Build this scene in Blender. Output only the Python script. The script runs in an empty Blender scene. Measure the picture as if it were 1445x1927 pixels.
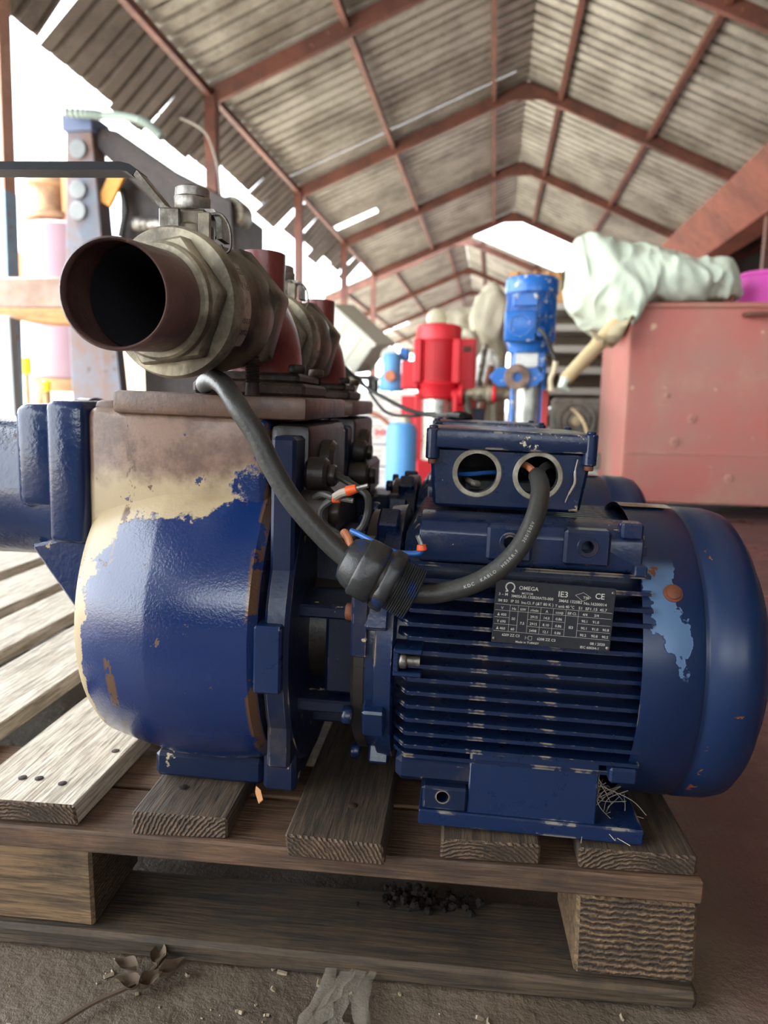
import bpy, bmesh, math, random
from mathutils import Vector, Matrix
random.seed(7)
R = math.radians
SC = bpy.context.scene
COL = SC.collection

# ------------------------------------------------------------------ camera
F_PX, CX, CY = 1340.0, 722.5, 963.5          # focal length in pixels of the 1445 x 1927 frame
CAM = Vector((0, 0, .52))
_y = Vector(((928-CX)/F_PX, -(765-CY)/F_PX, -1)).normalized()   # direction of the shed's length, seen by the camera
_s = .04                                                        # camera roll
_x = Vector((1, -_s, -(_y[0]-_s*_y[1])/_y[2])).normalized()
_z = _x.cross(_y)
MC = Matrix((_x, _y, _z))                    # camera axes -> world axes
cam = bpy.data.cameras.new('camera')
cam.sensor_fit = 'VERTICAL'; cam.sensor_height = 36; cam.sensor_width = 27
cam.lens = F_PX/1927*36
cam.clip_start = .02; cam.clip_end = 400
cam.dof.use_dof = True; cam.dof.focus_distance = .60; cam.dof.aperture_fstop = 6.4
co = bpy.data.objects.new('camera', cam); COL.objects.link(co)
co.matrix_world = Matrix.Translation(CAM) @ MC.to_4x4()
SC.camera = co
def W(px, py, Y):                            # the point of the vertical plane at world depth Y seen at a pixel
    r = MC @ Vector(((px-CX)/F_PX, -(py-CY)/F_PX, -1))
    return CAM + r*(Y/r.y)
def Gd(px, py, z=0.0):                       # the point of a level plane seen at a pixel
    r = MC @ Vector(((px-CX)/F_PX, -(py-CY)/F_PX, -1))
    return CAM + r*((z-CAM.z)/r.z)

# ------------------------------------------------------------------ light
world = bpy.data.worlds.new('World'); SC.world = world; world.use_nodes = True
bg = world.node_tree.nodes['Background']
bg.inputs[0].default_value = (.90, .96, 1, 1); bg.inputs[1].default_value = 3.2
sun = bpy.data.lights.new('sun', 'SUN'); sun.energy = 9.0; sun.angle = R(4); sun.color = (1, .95, .88)
so = bpy.data.objects.new('sun', sun); COL.objects.link(so)
so.rotation_euler = Vector((.40, .10, -.91)).to_track_quat('-Z', 'Y').to_euler()   # high, over the open left side
SC.view_settings.view_transform = 'Standard'; SC.view_settings.look = 'None'
SC.view_settings.gamma = 1; SC.view_settings.use_curve_mapping = False
SC.view_settings.exposure = 1.3

# ------------------------------------------------------------------ helpers
def tag(o, label=None, cat=None, group=None, kind=None):
    for k, v in (('label', label), ('category', cat), ('group', group), ('kind', kind)):
        if v: o[k] = v
    return o
def empty(name, loc=(0, 0, 0), rot=(0, 0, 0), parent=None):
    o = bpy.data.objects.new(name, None); COL.objects.link(o)
    o.empty_display_size = .05; o.location = loc; o.rotation_euler = rot
    if parent: o.parent = parent
    return o
def kids(o): return list(o.children)
def copy_tree(o, parent=None):
    c = o.copy(); COL.objects.link(c); c.parent = parent
    for ch in kids(o): copy_tree(ch, c)
    return c
def frame(o, d, up=(0, 0, 1)):               # matrix whose local Z runs along d
    z = Vector(d).normalized(); x = Vector(up).cross(z)
    if x.length < 1e-4: x = Vector((1, 0, 0)).cross(z)
    x.normalize(); y = z.cross(x)
    m = Matrix((x, y, z)).transposed().to_4x4(); m.translation = Vector(o); return m
def smooth_path(pts, k=6, closed=False):
    P = [Vector(p) for p in pts]; n = len(P); out = []
    rng = range(n if closed else n-1)
    for i in rng:
        p0 = P[(i-1) % n] if closed or i > 0 else P[0]*2-P[1]
        p1, p2 = P[i], P[(i+1) % n]
        p3 = P[(i+2) % n] if closed or i+2 < n else P[-1]*2-P[-2]
        for j in range(k):
            t = j/k
            out.append(.5*((2*p1)+(p2-p0)*t+(2*p0-5*p1+4*p2-p3)*t*t+(3*p1-p0-3*p2+p3)*t*t*t))
    if not closed: out.append(P[-1])
    return out
class MB:
    def __init__(s): s.bm = bmesh.new()
    def merge(s, b, M=None):
        if M is not None: bmesh.ops.transform(b, matrix=M, verts=b.verts)
        me = bpy.data.meshes.new('t'); b.to_mesh(me); b.free(); s.bm.from_mesh(me); bpy.data.meshes.remove(me)
        return s
    def box(s, c, size, M=None, bev=0, seg=1, rot=None):
        b = bmesh.new(); bmesh.ops.create_cube(b, size=1)
        bmesh.ops.scale(b, vec=size, verts=b.verts)
        if bev: bmesh.ops.bevel(b, geom=b.edges[:], offset=bev, segments=seg, affect='EDGES', profile=.5)
        m = Matrix.Translation(Vector(c))
        if rot: m = m @ (Matrix.Rotation(rot[2], 4, 'Z') @ Matrix.Rotation(rot[1], 4, 'Y') @ Matrix.Rotation(rot[0], 4, 'X'))
        return s.merge(b, (M @ m) if M is not None else m)
    def bb(s, lo, hi, **k):
        lo, hi = Vector(lo), Vector(hi)
        return s.box((lo+hi)/2, hi-lo, **k)
    def lathe(s, prof, M=None, n=48, closed=False, caps=True):
        b = bmesh.new(); rings = []
        for z, r in prof:
            rings.append([b.verts.new((r*math.cos(2*math.pi*i/n), r*math.sin(2*math.pi*i/n), z)) for i in range(n)])
        m = len(rings)
        for k in range(m if closed else m-1):
            A, B = rings[k], rings[(k+1) % m]
            for i in range(n):
                j = (i+1) % n; b.faces.new((A[i], A[j], B[j], B[i]))
        if caps and not closed:
            b.faces.new(rings[0][::-1]); b.faces.new(rings[-1])
        bmesh.ops.recalc_face_normals(b, faces=b.faces[:])
        return s.merge(b, M)
    def cyl(s, p0, p1, r, n=16, r2=None, bev=0):
        p0, p1 = Vector(p0), Vector(p1); L = (p1-p0).length; r2 = r if r2 is None else r2
        pr = [(0, r), (L, r2)] if not bev else [(0, r-bev), (bev, r), (L-bev, r2), (L, r2-bev)]
        return s.lathe(pr, frame(p0, p1-p0), n)
    def ring(s, p0, p1, ro, ri, n=32, bev=0):
        p0, p1 = Vector(p0), Vector(p1); L = (p1-p0).length
        return s.lathe([(0, ri), (0, ro-bev), (bev, ro), (L-bev, ro), (L, ro-bev), (L, ri)], frame(p0, p1-p0), n, closed=True)
    def tube(s, pts, r, n=10, closed=False, caps=True):
        P = [Vector(p) for p in pts]; m = len(P); b = bmesh.new(); rings = []
        rs = r if isinstance(r, (list, tuple)) else [r]*m
        t0 = (P[1]-P[0]).normalized(); u = t0.orthogonal().normalized()
        for i in range(m):
            a = P[(i-1) % m] if closed or i else P[0]; c = P[(i+1) % m] if closed or i < m-1 else P[-1]
            t = (c-a).normalized(); u = (u-t*u.dot(t)).normalized(); v = t.cross(u)
            rings.append([b.verts.new(P[i]+(u*math.cos(2*math.pi*k/n)+v*math.sin(2*math.pi*k/n))*rs[i]) for k in range(n)])
        for i in range(m if closed else m-1):
            A, B = rings[i], rings[(i+1) % m]
            for k in range(n):
                j = (k+1) % n; b.faces.new((A[k], A[j], B[j], B[k]))
        if caps and not closed:
            b.faces.new(rings[0][::-1]); b.faces.new(rings[-1])
        bmesh.ops.recalc_face_normals(b, faces=b.faces[:])
        return s.merge(b)
    def prism(s, poly, h, M=None, bev=0):    # polygon in local XY, extruded along local Z
        b = bmesh.new(); f = b.faces.new([b.verts.new((p[0], p[1], 0)) for p in poly])
        g = bmesh.ops.extrude_face_region(b, geom=[f])
        bmesh.ops.translate(b, vec=(0, 0, h), verts=[v for v in g['geom'] if isinstance(v, bmesh.types.BMVert)])
        bmesh.ops.recalc_face_normals(b, faces=b.faces[:])
        if bev: bmesh.ops.bevel(b, geom=b.edges[:], offset=bev, segments=1, affect='EDGES')
        return s.merge(b, M)
    def hexa(s, o, d, r, h, bev=.0015, n=6, up=(0, 0, 1), turn=0):
        M = frame(o, d, up) @ Matrix.Rotation(turn, 4, 'Z')
        return s.prism([(r*math.cos(2*math.pi*i/n), r*math.sin(2*math.pi*i/n)) for i in range(n)], h, M, bev)
    def ball(s, c, r, n=16, sc=(1, 1, 1)):
        b = bmesh.new(); bmesh.ops.create_uvsphere(b, u_segments=n, v_segments=max(6, n//2), radius=r)
        bmesh.ops.scale(b, vec=sc, verts=b.verts); return s.merge(b, Matrix.Translation(Vector(c)))
    def raw(s, vs, fs, M=None):
        b = bmesh.new(); V = [b.verts.new(v) for v in vs]
        for f in fs: b.faces.new([V[i] for i in f])
        return s.merge(b, M)
    def grid(s, nu, nv, f):
        b = bmesh.new(); V = [[b.verts.new(f(i/nu, j/nv)) for j in range(nv+1)] for i in range(nu+1)]
        for i in range(nu):
            for j in range(nv): b.faces.new((V[i][j], V[i+1][j], V[i+1][j+1], V[i][j+1]))
        return s.merge(b)
    def jitter(s, a, seed=0):
        r = random.Random(seed)
        for v in s.bm.verts: v.co += Vector((r.uniform(-a, a), r.uniform(-a, a), r.uniform(-a, a)))
        return s
    def mesh(s, name, mat, angle=35):
        me = bpy.data.meshes.new(name); s.bm.to_mesh(me); s.bm.free()
        if mat: me.materials.append(mat)
        me.shade_smooth()
        me.set_sharp_from_angle(angle=R(angle))
        return me
    def build(s, name, mat, parent=None, angle=35, **props):
        o = bpy.data.objects.new(name, s.mesh(name, mat, angle)); COL.objects.link(o)
        if parent: o.parent = parent
        return tag(o, **props) if props else o
def inst(name, me, parent, loc=(0, 0, 0), rot=(0, 0, 0), **props):
    o = bpy.data.objects.new(name, me); COL.objects.link(o); o.parent = parent
    o.location = loc; o.rotation_euler = rot
    return tag(o, **props) if props else o
def cut(o, cutter):                          # boolean difference, applied; the cutter is removed
    c = bpy.data.objects.new('cutter', cutter.mesh('cutter', None)); COL.objects.link(c); c.parent = o
    m = o.modifiers.new('b', 'BOOLEAN'); m.object = c; m.operation = 'DIFFERENCE'; m.solver = 'EXACT'
    me = bpy.data.meshes.new_from_object(o.evaluated_get(bpy.context.evaluated_depsgraph_get()))
    o.modifiers.clear(); o.data = me
    me.shade_smooth(); me.set_sharp_from_angle(angle=R(35))
    bpy.data.objects.remove(c)
_txt = {}
def glyphs(t, bold=0):                       # flat outline mesh of a string, 1 unit high: (verts, faces, width)
    if (t, bold) not in _txt:
        cu = bpy.data.curves.new('t', 'FONT'); cu.body = t; cu.resolution_u = 2; cu.offset = bold
        o = bpy.data.objects.new('t', cu); COL.objects.link(o)
        me = bpy.data.meshes.new_from_object(o.evaluated_get(bpy.context.evaluated_depsgraph_get()))
        vs = [(v.co.x, v.co.y) for v in me.vertices]; fs = [list(p.vertices) for p in me.polygons]
        bpy.data.objects.remove(o); bpy.data.meshes.remove(me)
        w = max([v[0] for v in vs], default=.3)
        _txt[(t, bold)] = (vs, fs, w)
    return _txt[(t, bold)]
def write(mb, t, M, size, width=None, align='L', lift=.0002, bold=.0):
    vs, fs, w = glyphs(t, bold); sx = size if width is None else width/w
    off = {'L': 0, 'C': -w*sx/2, 'R': -w*sx}[align]
    mb.raw([(x*sx+off, y*size, lift) for x, y in vs], fs, M)
    return w*sx

# ------------------------------------------------------------------ materials
class Mt:
    def __init__(s, name):
        s.m = bpy.data.materials.new(name); s.m.use_nodes = True; s.t = s.m.node_tree; s.n = s.t.nodes
        s.p = s.n['Principled BSDF']; s.co = s.n.new('ShaderNodeTexCoord').outputs['Object']
    def lk(s, a, b):
        if hasattr(a, 'is_output'): s.t.links.new(a, b)
        elif hasattr(b.default_value, '__len__') and not hasattr(a, '__len__'): b.default_value = [a]*len(b.default_value)
        elif hasattr(a, '__len__'): b.default_value = (list(a)+[1])[:len(b.default_value)]
        else: b.default_value = a
    def op(s, o, a, b=0.0, c=None, clamp=False):
        n = s.n.new('ShaderNodeMath'); n.operation = o; n.use_clamp = clamp
        s.lk(a, n.inputs[0]); s.lk(b, n.inputs[1])
        if c is not None: s.lk(c, n.inputs[2])
        return n.outputs[0]
    def noise(s, scale, detail=4, rough=.55, vec=None, stretch=None, dist=0):
        v = vec or s.co
        if stretch:
            mp = s.n.new('ShaderNodeMapping'); mp.inputs['Scale'].default_value = stretch; s.lk(v, mp.inputs[0]); v = mp.outputs[0]
        n = s.n.new('ShaderNodeTexNoise'); s.lk(v, n.inputs['Vector'])
        n.inputs['Scale'].default_value = scale; n.inputs['Detail'].default_value = detail
        n.inputs['Roughness'].default_value = rough; n.inputs['Distortion'].default_value = dist
        return n.outputs['Fac']
    def wave(s, scale, dist=3, stretch=(1, 1, 1), dirn='X', rings=False, detail=3, dscale=1.5):
        mp = s.n.new('ShaderNodeMapping'); mp.inputs['Scale'].default_value = stretch; s.lk(s.co, mp.inputs[0])
        n = s.n.new('ShaderNodeTexWave'); s.lk(mp.outputs[0], n.inputs['Vector'])
        if rings: n.wave_type = 'RINGS'; n.rings_direction = dirn
        else: n.bands_direction = dirn
        n.inputs['Scale'].default_value = scale; n.inputs['Distortion'].default_value = dist
        n.inputs['Detail'].default_value = detail; n.inputs['Detail Scale'].default_value = dscale
        return n.outputs['Fac']
    def vor(s, scale, out='Distance'):
        n = s.n.new('ShaderNodeTexVoronoi'); s.lk(s.co, n.inputs['Vector']); n.inputs['Scale'].default_value = scale
        return n.outputs[out]
    def step(s, f, lo, hi):                  # smooth 0..1 between lo and hi
        n = s.n.new('ShaderNodeMapRange'); n.interpolation_type = 'SMOOTHSTEP'
        s.lk(f, n.inputs[0]); s.lk(lo, n.inputs[1]); s.lk(hi, n.inputs[2]); return n.outputs[0]
    def mix(s, f, a, b):
        n = s.n.new('ShaderNodeMix'); n.data_type = 'RGBA'
        s.lk(f, n.inputs[0]); s.lk(a, n.inputs[6]); s.lk(b, n.inputs[7]); return n.outputs[2]
    def mixf(s, f, a, b):
        n = s.n.new('ShaderNodeMix'); s.lk(f, n.inputs[0]); s.lk(a, n.inputs[2]); s.lk(b, n.inputs[3]); return n.outputs[0]
    def xyz(s, v=None):
        n = s.n.new('ShaderNodeSeparateXYZ'); s.lk(v or s.co, n.inputs[0]); return n.outputs
    def edge(s, r=.003):                     # worn-edge mask from the bevel node: 0 on flats, grows at edges
        b = s.n.new('ShaderNodeBevel'); b.samples = 4; b.inputs['Radius'].default_value = r
        g = s.n.new('ShaderNodeNewGeometry')
        d = s.n.new('ShaderNodeVectorMath'); d.operation = 'DOT_PRODUCT'
        s.lk(b.outputs[0], d.inputs[0]); s.lk(g.outputs['Normal'], d.inputs[1])
        return s.op('SUBTRACT', 1.0, d.outputs['Value'])
    def out(s, col, rough=.5, metal=0.0, bump=None, dist=.002, strength=.5, spec=None, coat=0, **k):
        s.lk(col, s.p.inputs['Base Color']); s.lk(rough, s.p.inputs['Roughness']); s.lk(metal, s.p.inputs['Metallic'])
        if spec is not None: s.lk(spec, s.p.inputs['Specular IOR Level'])
        if coat: s.lk(coat, s.p.inputs['Coat Weight']); s.p.inputs['Coat Roughness'].default_value = .15
        if bump is not None:
            b = s.n.new('ShaderNodeBump'); b.inputs['Strength'].default_value = strength; b.inputs['Distance'].default_value = dist
            s.lk(bump, b.inputs['Height']); s.lk(b.outputs[0], s.p.inputs['Normal'])
        for kk, v in k.items(): s.lk(v, s.p.inputs[kk])
        return s.m
def lin(r, g, b): return tuple(((c/255)/12.92 if c <= 10 else (((c/255)+.055)/1.055)**2.4) for c in (r, g, b))

BLUE, RUST, PRIM = lin(14, 33, 66), lin(96, 62, 40), lin(176, 158, 130)
def paint(name, base=BLUE, rust=RUST, prim=PRIM, chips=.66, edge=.2, rough=.3, orange=1.0, er=.003, grime=.5):
    s = Mt(name)
    n1, n2 = s.noise(23, 6, .6), s.noise(70, 5, .65)
    e = s.op('MULTIPLY', s.edge(er), s.step(n1, .50, .62))
    chip = s.op('MAXIMUM', s.step(e, edge*.5, edge*.6), s.step(s.noise(31, 7, .68), chips, chips+.012))
    sub = s.mix(s.step(s.noise(9, 3), .45, .6), prim, rust)
    shade = s.mix(s.noise(6, 3), tuple(c*.8 for c in base), tuple(min(1, c*1.2) for c in base))
    dirt = s.op('MULTIPLY', s.step(s.noise(14, 6, .7), .52, .75), grime)
    c = s.mix(dirt, shade, lin(62, 56, 50)); c = s.mix(chip, c, sub)
    h = s.op('ADD', s.op('MULTIPLY', s.noise(190, 2), .5*orange), s.op('MULTIPLY', chip, -.8))
    return s.out(c, s.op('ADD', s.mixf(chip, rough, .75), s.op('MULTIPLY', s.op('SUBTRACT', n2, .5), .25)), 0, h, .0012, .45)
def casing_mat():                            # pump casing: big worn patches where the blue has gone
    s = Mt('casing_paint'); x, y, z = s.xyz()
    n, nf = s.noise(11, 6, .65), s.noise(60, 6, .7)
    wob = s.op('ADD', s.op('MULTIPLY', s.op('SUBTRACT', n, .5), .16), s.op('MULTIPLY', s.op('SUBTRACT', nf, .5), .05))
    # bare shoulder: above a sloping line, fading out on the drive side
    a = s.op('ADD', s.op('ADD', z, s.op('MULTIPLY', x, -.42)), wob)
    top = s.op('MULTIPLY', s.step(a, .232, .240), s.step(s.op('ADD', x, s.op('MULTIPLY', wob, .5)), -.208, -.216))
    rim = s.step(s.op('SUBTRACT', s.op('MULTIPLY', wob, .3), x), .3585, .3600)
    low = s.step(s.op('SUBTRACT', s.op('MULTIPLY', wob, .45), z), .118, .122)
    bare = s.op('MAXIMUM', s.op('MAXIMUM', top, rim), low)
    spot = s.step(s.noise(34, 7, .7), .665, .675)
    line = s.op('MULTIPLY', s.step(s.op('ABSOLUTE', s.op('ADD', x, .332)), .006, .003), s.step(s.noise(26, 5, .7, stretch=(1, 1, .5)), .53, .56))
    edge = s.op('MULTIPLY', s.step(s.op('ABSOLUTE', s.op('ADD', x, .204)), .006, .003), s.step(s.noise(22, 5, .7), .5, .53))
    bare = s.op('MULTIPLY', bare, s.op('SUBTRACT', 1, s.op('MULTIPLY', s.step(s.noise(42, 5, .7), .64, .66), .9)))
    sub = s.mix(s.step(s.op('ADD', z, s.op('MULTIPLY', wob, .5)), .142, .165), lin(172, 152, 118), s.mix(s.step(s.noise(26, 6, .7), .4, .64), lin(128, 98, 80), lin(92, 64, 48)))
    sub = s.mix(s.step(s.noise(8, 4), .55, .72), sub, lin(106, 84, 64))
    blue = s.mix(s.noise(5, 3), lin(13, 35, 80), lin(18, 48, 104))
    blue = s.mix(s.op('MULTIPLY', s.step(s.noise(18, 6, .7), .6, .8), .4), blue, lin(60, 96, 150))
    c = s.mix(bare, blue, sub)
    c = s.mix(s.op('MAXIMUM', spot, s.op('MAXIMUM', line, edge)), c, lin(92, 66, 46))
    anyb = s.op('MAXIMUM', bare, spot)
    h = s.op('ADD', s.op('MULTIPLY', s.noise(420, 3, .6), .8), s.op('MULTIPLY', anyb, -.6))
    return s.out(c, s.op('ADD', s.mixf(anyb, .13, .5), s.op('MULTIPLY', s.op('SUBTRACT', nf, .5), .14)), 0, h, .0008, .5, spec=.6, coat=.3)
def cover_mat():                             # fan cover: smooth blue with pale scraped patches near its rim
    s = Mt('cover_paint'); x, y, z = s.xyz()
    n = s.noise(16, 5, .6); w = s.op('MULTIPLY', s.op('SUBTRACT', n, .5), .13)
    dx = s.op('ADD', s.op('ADD', x, s.op('MULTIPLY', z, .22)), -.1585)
    pale = s.op('MULTIPLY', s.step(s.op('ADD', s.op('ABSOLUTE', dx), w), .0125, .011),
                s.op('MULTIPLY', s.step(z, .012, .022), s.step(z, .108, .098)))
    rust = s.op('MAXIMUM', s.step(s.noise(27, 6, .7), .70, .712), s.op('MULTIPLY', s.step(s.op('ABSOLUTE', s.op('ADD', x, -.186)), .006, .003), s.step(s.noise(20, 5, .7), .60, .62)))
    rim = s.op('MULTIPLY', s.step(s.edge(.004), .12, .2), s.step(s.noise(40, 4), .52, .58))
    c = s.mix(s.noise(7, 3), lin(12, 32, 64), lin(17, 42, 80))
    c = s.mix(s.step(s.op('ADD', z, s.op('MULTIPLY', w, .8)), -.07, -.11), c, lin(16, 32, 62))
    c = s.mix(pale, c, lin(84, 114, 150)); c = s.mix(s.op('MULTIPLY', rim, .7), c, lin(150, 140, 122)); c = s.mix(rust, c, lin(112, 62, 34))
    return s.out(c, s.op('ADD', .24, s.op('MULTIPLY', s.noise(30, 5), .2)), 0, s.op('MULTIPLY', s.op('MAXIMUM', pale, rust), -1), .0006, .5)
def metal(name, base, dark, rough=.45, met=.7, scale=20, bump=.5):
    s = Mt(name); n = s.noise(scale, 6, .65)
    c = s.mix(s.step(n, .38, .66), dark, base)
    return s.out(c, s.op('ADD', rough-.15, s.op('MULTIPLY', s.noise(scale*2, 4), .4)), met, s.noise(scale*7, 3), .001, bump)
def rusty(name, base, base2, scale=8, rough=.6, chip=lin(60, 40, 30), amt=.62, met=0):
    s = Mt(name)
    c = s.mix(s.step(s.noise(scale, 6, .65), .35, .68), base, base2)
    c = s.mix(s.step(s.noise(scale*3, 6, .7), amt, amt+.06), c, chip)
    return s.out(c, s.op('ADD', rough-.12, s.op('MULTIPLY', s.noise(scale*4, 4), .24)), met, s.noise(scale*14, 4, .65), .001, .4)
def plain(name, col, rough=.5, met=0.0, var=.25, scale=12, bump=.15, spec=None):
    s = Mt(name)
    c = s.mix(s.noise(scale, 5, .6), tuple(v*(1-var) for v in col), tuple(min(1, v*(1+var)) for v in col))
    return s.out(c, rough, met, s.noise(scale*9, 3), .0015, bump, spec)
def wood(name, a, b, dirt=lin(46, 38, 32), axis='X', scale=60, dirty=.5, grey=0.0):
    s = Mt(name); st = {'X': (.06, 1, 1), 'Y': (1, .06, 1), 'Z': (1, 1, .06)}[axis]
    oi = s.n.new('ShaderNodeObjectInfo').outputs['Random']
    v = s.n.new('ShaderNodeVectorMath'); v.operation = 'ADD'; s.lk(s.co, v.inputs[0])
    cb = s.n.new('ShaderNodeCombineXYZ')
    for k in range(3): s.lk(s.op('MULTIPLY', oi, 7.3+k*3), cb.inputs[k])
    s.lk(cb.outputs[0], v.inputs[1]); s.co = v.outputs[0]
    g = s.noise(scale*2.2, 5, .7, stretch=st, dist=.6); fine = s.noise(scale*6, 3, .6, stretch=st)
    c = s.mix(s.step(g, .34, .62), b, a)
    c = s.mix(s.op('MULTIPLY', s.step(fine, .5, .66), .6), c, tuple(q*.45 for q in b))
    c = s.mix(s.op('MULTIPLY', s.step(s.noise(9, 6, .7), .45, .68), dirty), c, dirt)
    h = s.op('ADD', s.op('MULTIPLY', g, .6), s.op('MULTIPLY', fine, .5))
    return s.out(c, s.op('ADD', .6, s.op('MULTIPLY', s.noise(20, 4), .25)), 0, h, .003, .7)
def endgrain(name, a, b, dirty=.4, scale=85, cz=.05, ax='Y'):        # sawn board ends: growth rings
    s = Mt(name)
    oi = s.n.new('ShaderNodeObjectInfo').outputs['Random']
    v = s.n.new('ShaderNodeVectorMath'); v.operation = 'ADD'; s.lk(s.co, v.inputs[0])
    cb = s.n.new('ShaderNodeCombineXYZ'); s.lk(s.op('MULTIPLY', s.op('SUBTRACT', oi, .5), .16), cb.inputs[0]); s.lk(cz, cb.inputs[2])
    s.lk(cb.outputs[0], v.inputs[1]); s.co = v.outputs[0]
    w = s.wave(scale, 3.5, rings=True, dirn=ax, dscale=2.5)
    c = s.mix(s.step(w, .1, .95), b, a); c = s.mix(s.op('MULTIPLY', s.step(s.noise(140, 4, .7), .4, .7), .5), c, tuple(q*.55 for q in b))
    c = s.mix(s.op('MULTIPLY', s.step(s.noise(22, 6, .7), .42, .66), dirty), c, lin(48, 40, 34))
    h = s.op('ADD', w, s.op('MULTIPLY', s.noise(240, 3), .9))
    return s.out(c, .8, 0, h, .003, .8)

M = {}
M['casing'] = casing_mat()
M['blue'] = paint('blue_paint')
M['blue_clean'] = paint('blue_foot_paint', base=lin(14, 35, 72), chips=.68, edge=.10, orange=.4, grime=.15, prim=lin(170, 160, 140))
M['blue_dark'] = paint('blue_grimy_paint', base=lin(13, 28, 56), chips=.64, grime=.85, rough=.34)
M['fin'] = paint('fin_paint', base=lin(13, 30, 60), edge=.2, er=.004, chips=.72, grime=.55, orange=.4, rust=lin(150, 130, 108))
M['blue_chipped'] = paint('blue_chipped_paint', chips=.60, edge=.09, er=.004, grime=.2, prim=lin(196, 184, 160))
M['cover'] = cover_mat()
M['blackpaint'] = rusty('black_grimy_metal', lin(30, 28, 28), lin(52, 42, 36), 14, .4, lin(80, 56, 40), .66)
M['ring'] = metal('bare_cast_ring', lin(176, 170, 156), lin(120, 112, 98), .55, .35, 40)
M['steel'] = metal('worn_steel', lin(176, 172, 166), lin(92, 86, 78), .42, .85, 30)
M['valve'] = metal('tarnished_brass', lin(168, 158, 136), lin(84, 76, 64), .42, .4, 18)
M['valve_dark'] = metal('dark_brass', lin(126, 114, 96), lin(58, 52, 46), .36, .4, 15)
M['pipe'] = rusty('oxide_pipe', lin(122, 58, 52), lin(88, 44, 42), 12, .32, lin(70, 46, 40), .62)
M['stub'] = rusty('rusty_pipe', lin(98, 72, 66), lin(64, 47, 46), 16, .38, lin(140, 112, 94), .64)
M['rubber'] = plain('cable_rubber', lin(52, 52, 50), .45, 0, .35, 30, .3)
M['plastic_black'] = rusty('black_nylon', lin(36, 37, 38), lin(54, 56, 58), 16, .36, lin(28, 48, 92), .57)
M['plate'] = rusty('plate_black', lin(24, 26, 34), lin(31, 33, 41), 20, .5, lin(18, 32, 68), .7)
M['ink'] = plain('plate_print', lin(196, 194, 186), .5, .2, .12, 60, 0)
M['print'] = plain('cable_print', lin(170, 168, 160), .6, 0, .25, 60, 0)
M['orange'] = plain('ferrule_orange', lin(232, 92, 40), .4, 0, .1)
M['copper'] = plain('core_brown', lin(196, 122, 84), .45, 0, .2)
M['corewhite'] = plain('core_white', lin(172, 160, 146), .55, 0, .25)
M['wireblue'] = plain('core_blue', lin(40, 100, 178), .4, 0, .15)
M['tin'] = metal('tinned_strand', lin(196, 196, 190), lin(130, 128, 122), .35, .9, 60)
M['thread'] = metal('rusty_stud', lin(84, 66, 54), lin(46, 38, 34), .55, .5, 60)
M['orangerust'] = rusty('rust_bolt', lin(116, 62, 36), lin(84, 50, 36), 60, .7)

# ================================================================== THE SETTING
def corr_mat(name, a, b):
    s = Mt(name)
    c = s.mix(s.step(s.noise(1.6, 6, .6), .36, .68), a, b)
    c = s.mix(s.op('MULTIPLY', s.step(s.noise(9, 6, .75), .5, .72), .5), c, lin(66, 60, 54))
    c = s.mix(s.op('MULTIPLY', s.step(s.noise(40, 4, .7), .55, .75), .35), c, lin(150, 142, 130))
    return s.out(c, s.op('ADD', .36, s.op('MULTIPLY', s.noise(6, 4), .3)), .35, s.noise(60, 3), .002, .3)
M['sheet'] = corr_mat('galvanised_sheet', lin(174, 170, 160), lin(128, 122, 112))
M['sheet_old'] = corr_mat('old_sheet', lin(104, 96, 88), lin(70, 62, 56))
M['frame'] = rusty('oxide_steel', lin(118, 72, 58), lin(86, 54, 46), 3, .6, lin(146, 98, 78), .64)
M['gutter'] = rusty('gutter_red', lin(150, 84, 66), lin(120, 66, 54), 1.6, .6, lin(96, 58, 46), .62)
def floor_mat():
    s = Mt('wet_mud'); x, y, z = s.xyz()
    n, nf = s.noise(1.7, 6, .6), s.noise(13, 7, .7)
    mud = s.mix(s.step(n, .36, .66), lin(74, 64, 54), lin(118, 104, 88))
    mud = s.mix(s.op('MULTIPLY', s.step(s.noise(70, 4, .7), .6, .75), .5), mud, lin(132, 118, 98))
    red = s.op('MULTIPLY', s.step(s.op('ADD', x, s.op('MULTIPLY', s.op('SUBTRACT', nf, .5), .12)), .2, .32), .85)
    mud = s.mix(red, mud, s.mix(nf, lin(66, 40, 42), lin(108, 66, 66)))
    outside = s.step(s.op('ADD', x, s.op('MULTIPLY', n, .6)), -2.2, -3.0)
    c = s.mix(outside, mud, s.mix(s.noise(3, 5), lin(176, 168, 154), lin(206, 200, 188)))
    wet = s.step(s.noise(2.6, 4), .46, .62)
    r = s.mixf(wet, .62, .24)
    h = s.op('ADD', s.op('MULTIPLY', nf, 1.0), s.op('MULTIPLY', s.noise(55, 4, .7), .5))
    return s.out(c, s.mixf(outside, r, .8), 0, h, .012, .6)
M['floor'] = floor_mat()
fl = MB().grid(60, 60, lambda u, v: (-40+80*u, -12+80*v, 0)).build('floor', M['floor'], kind='structure')

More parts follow.
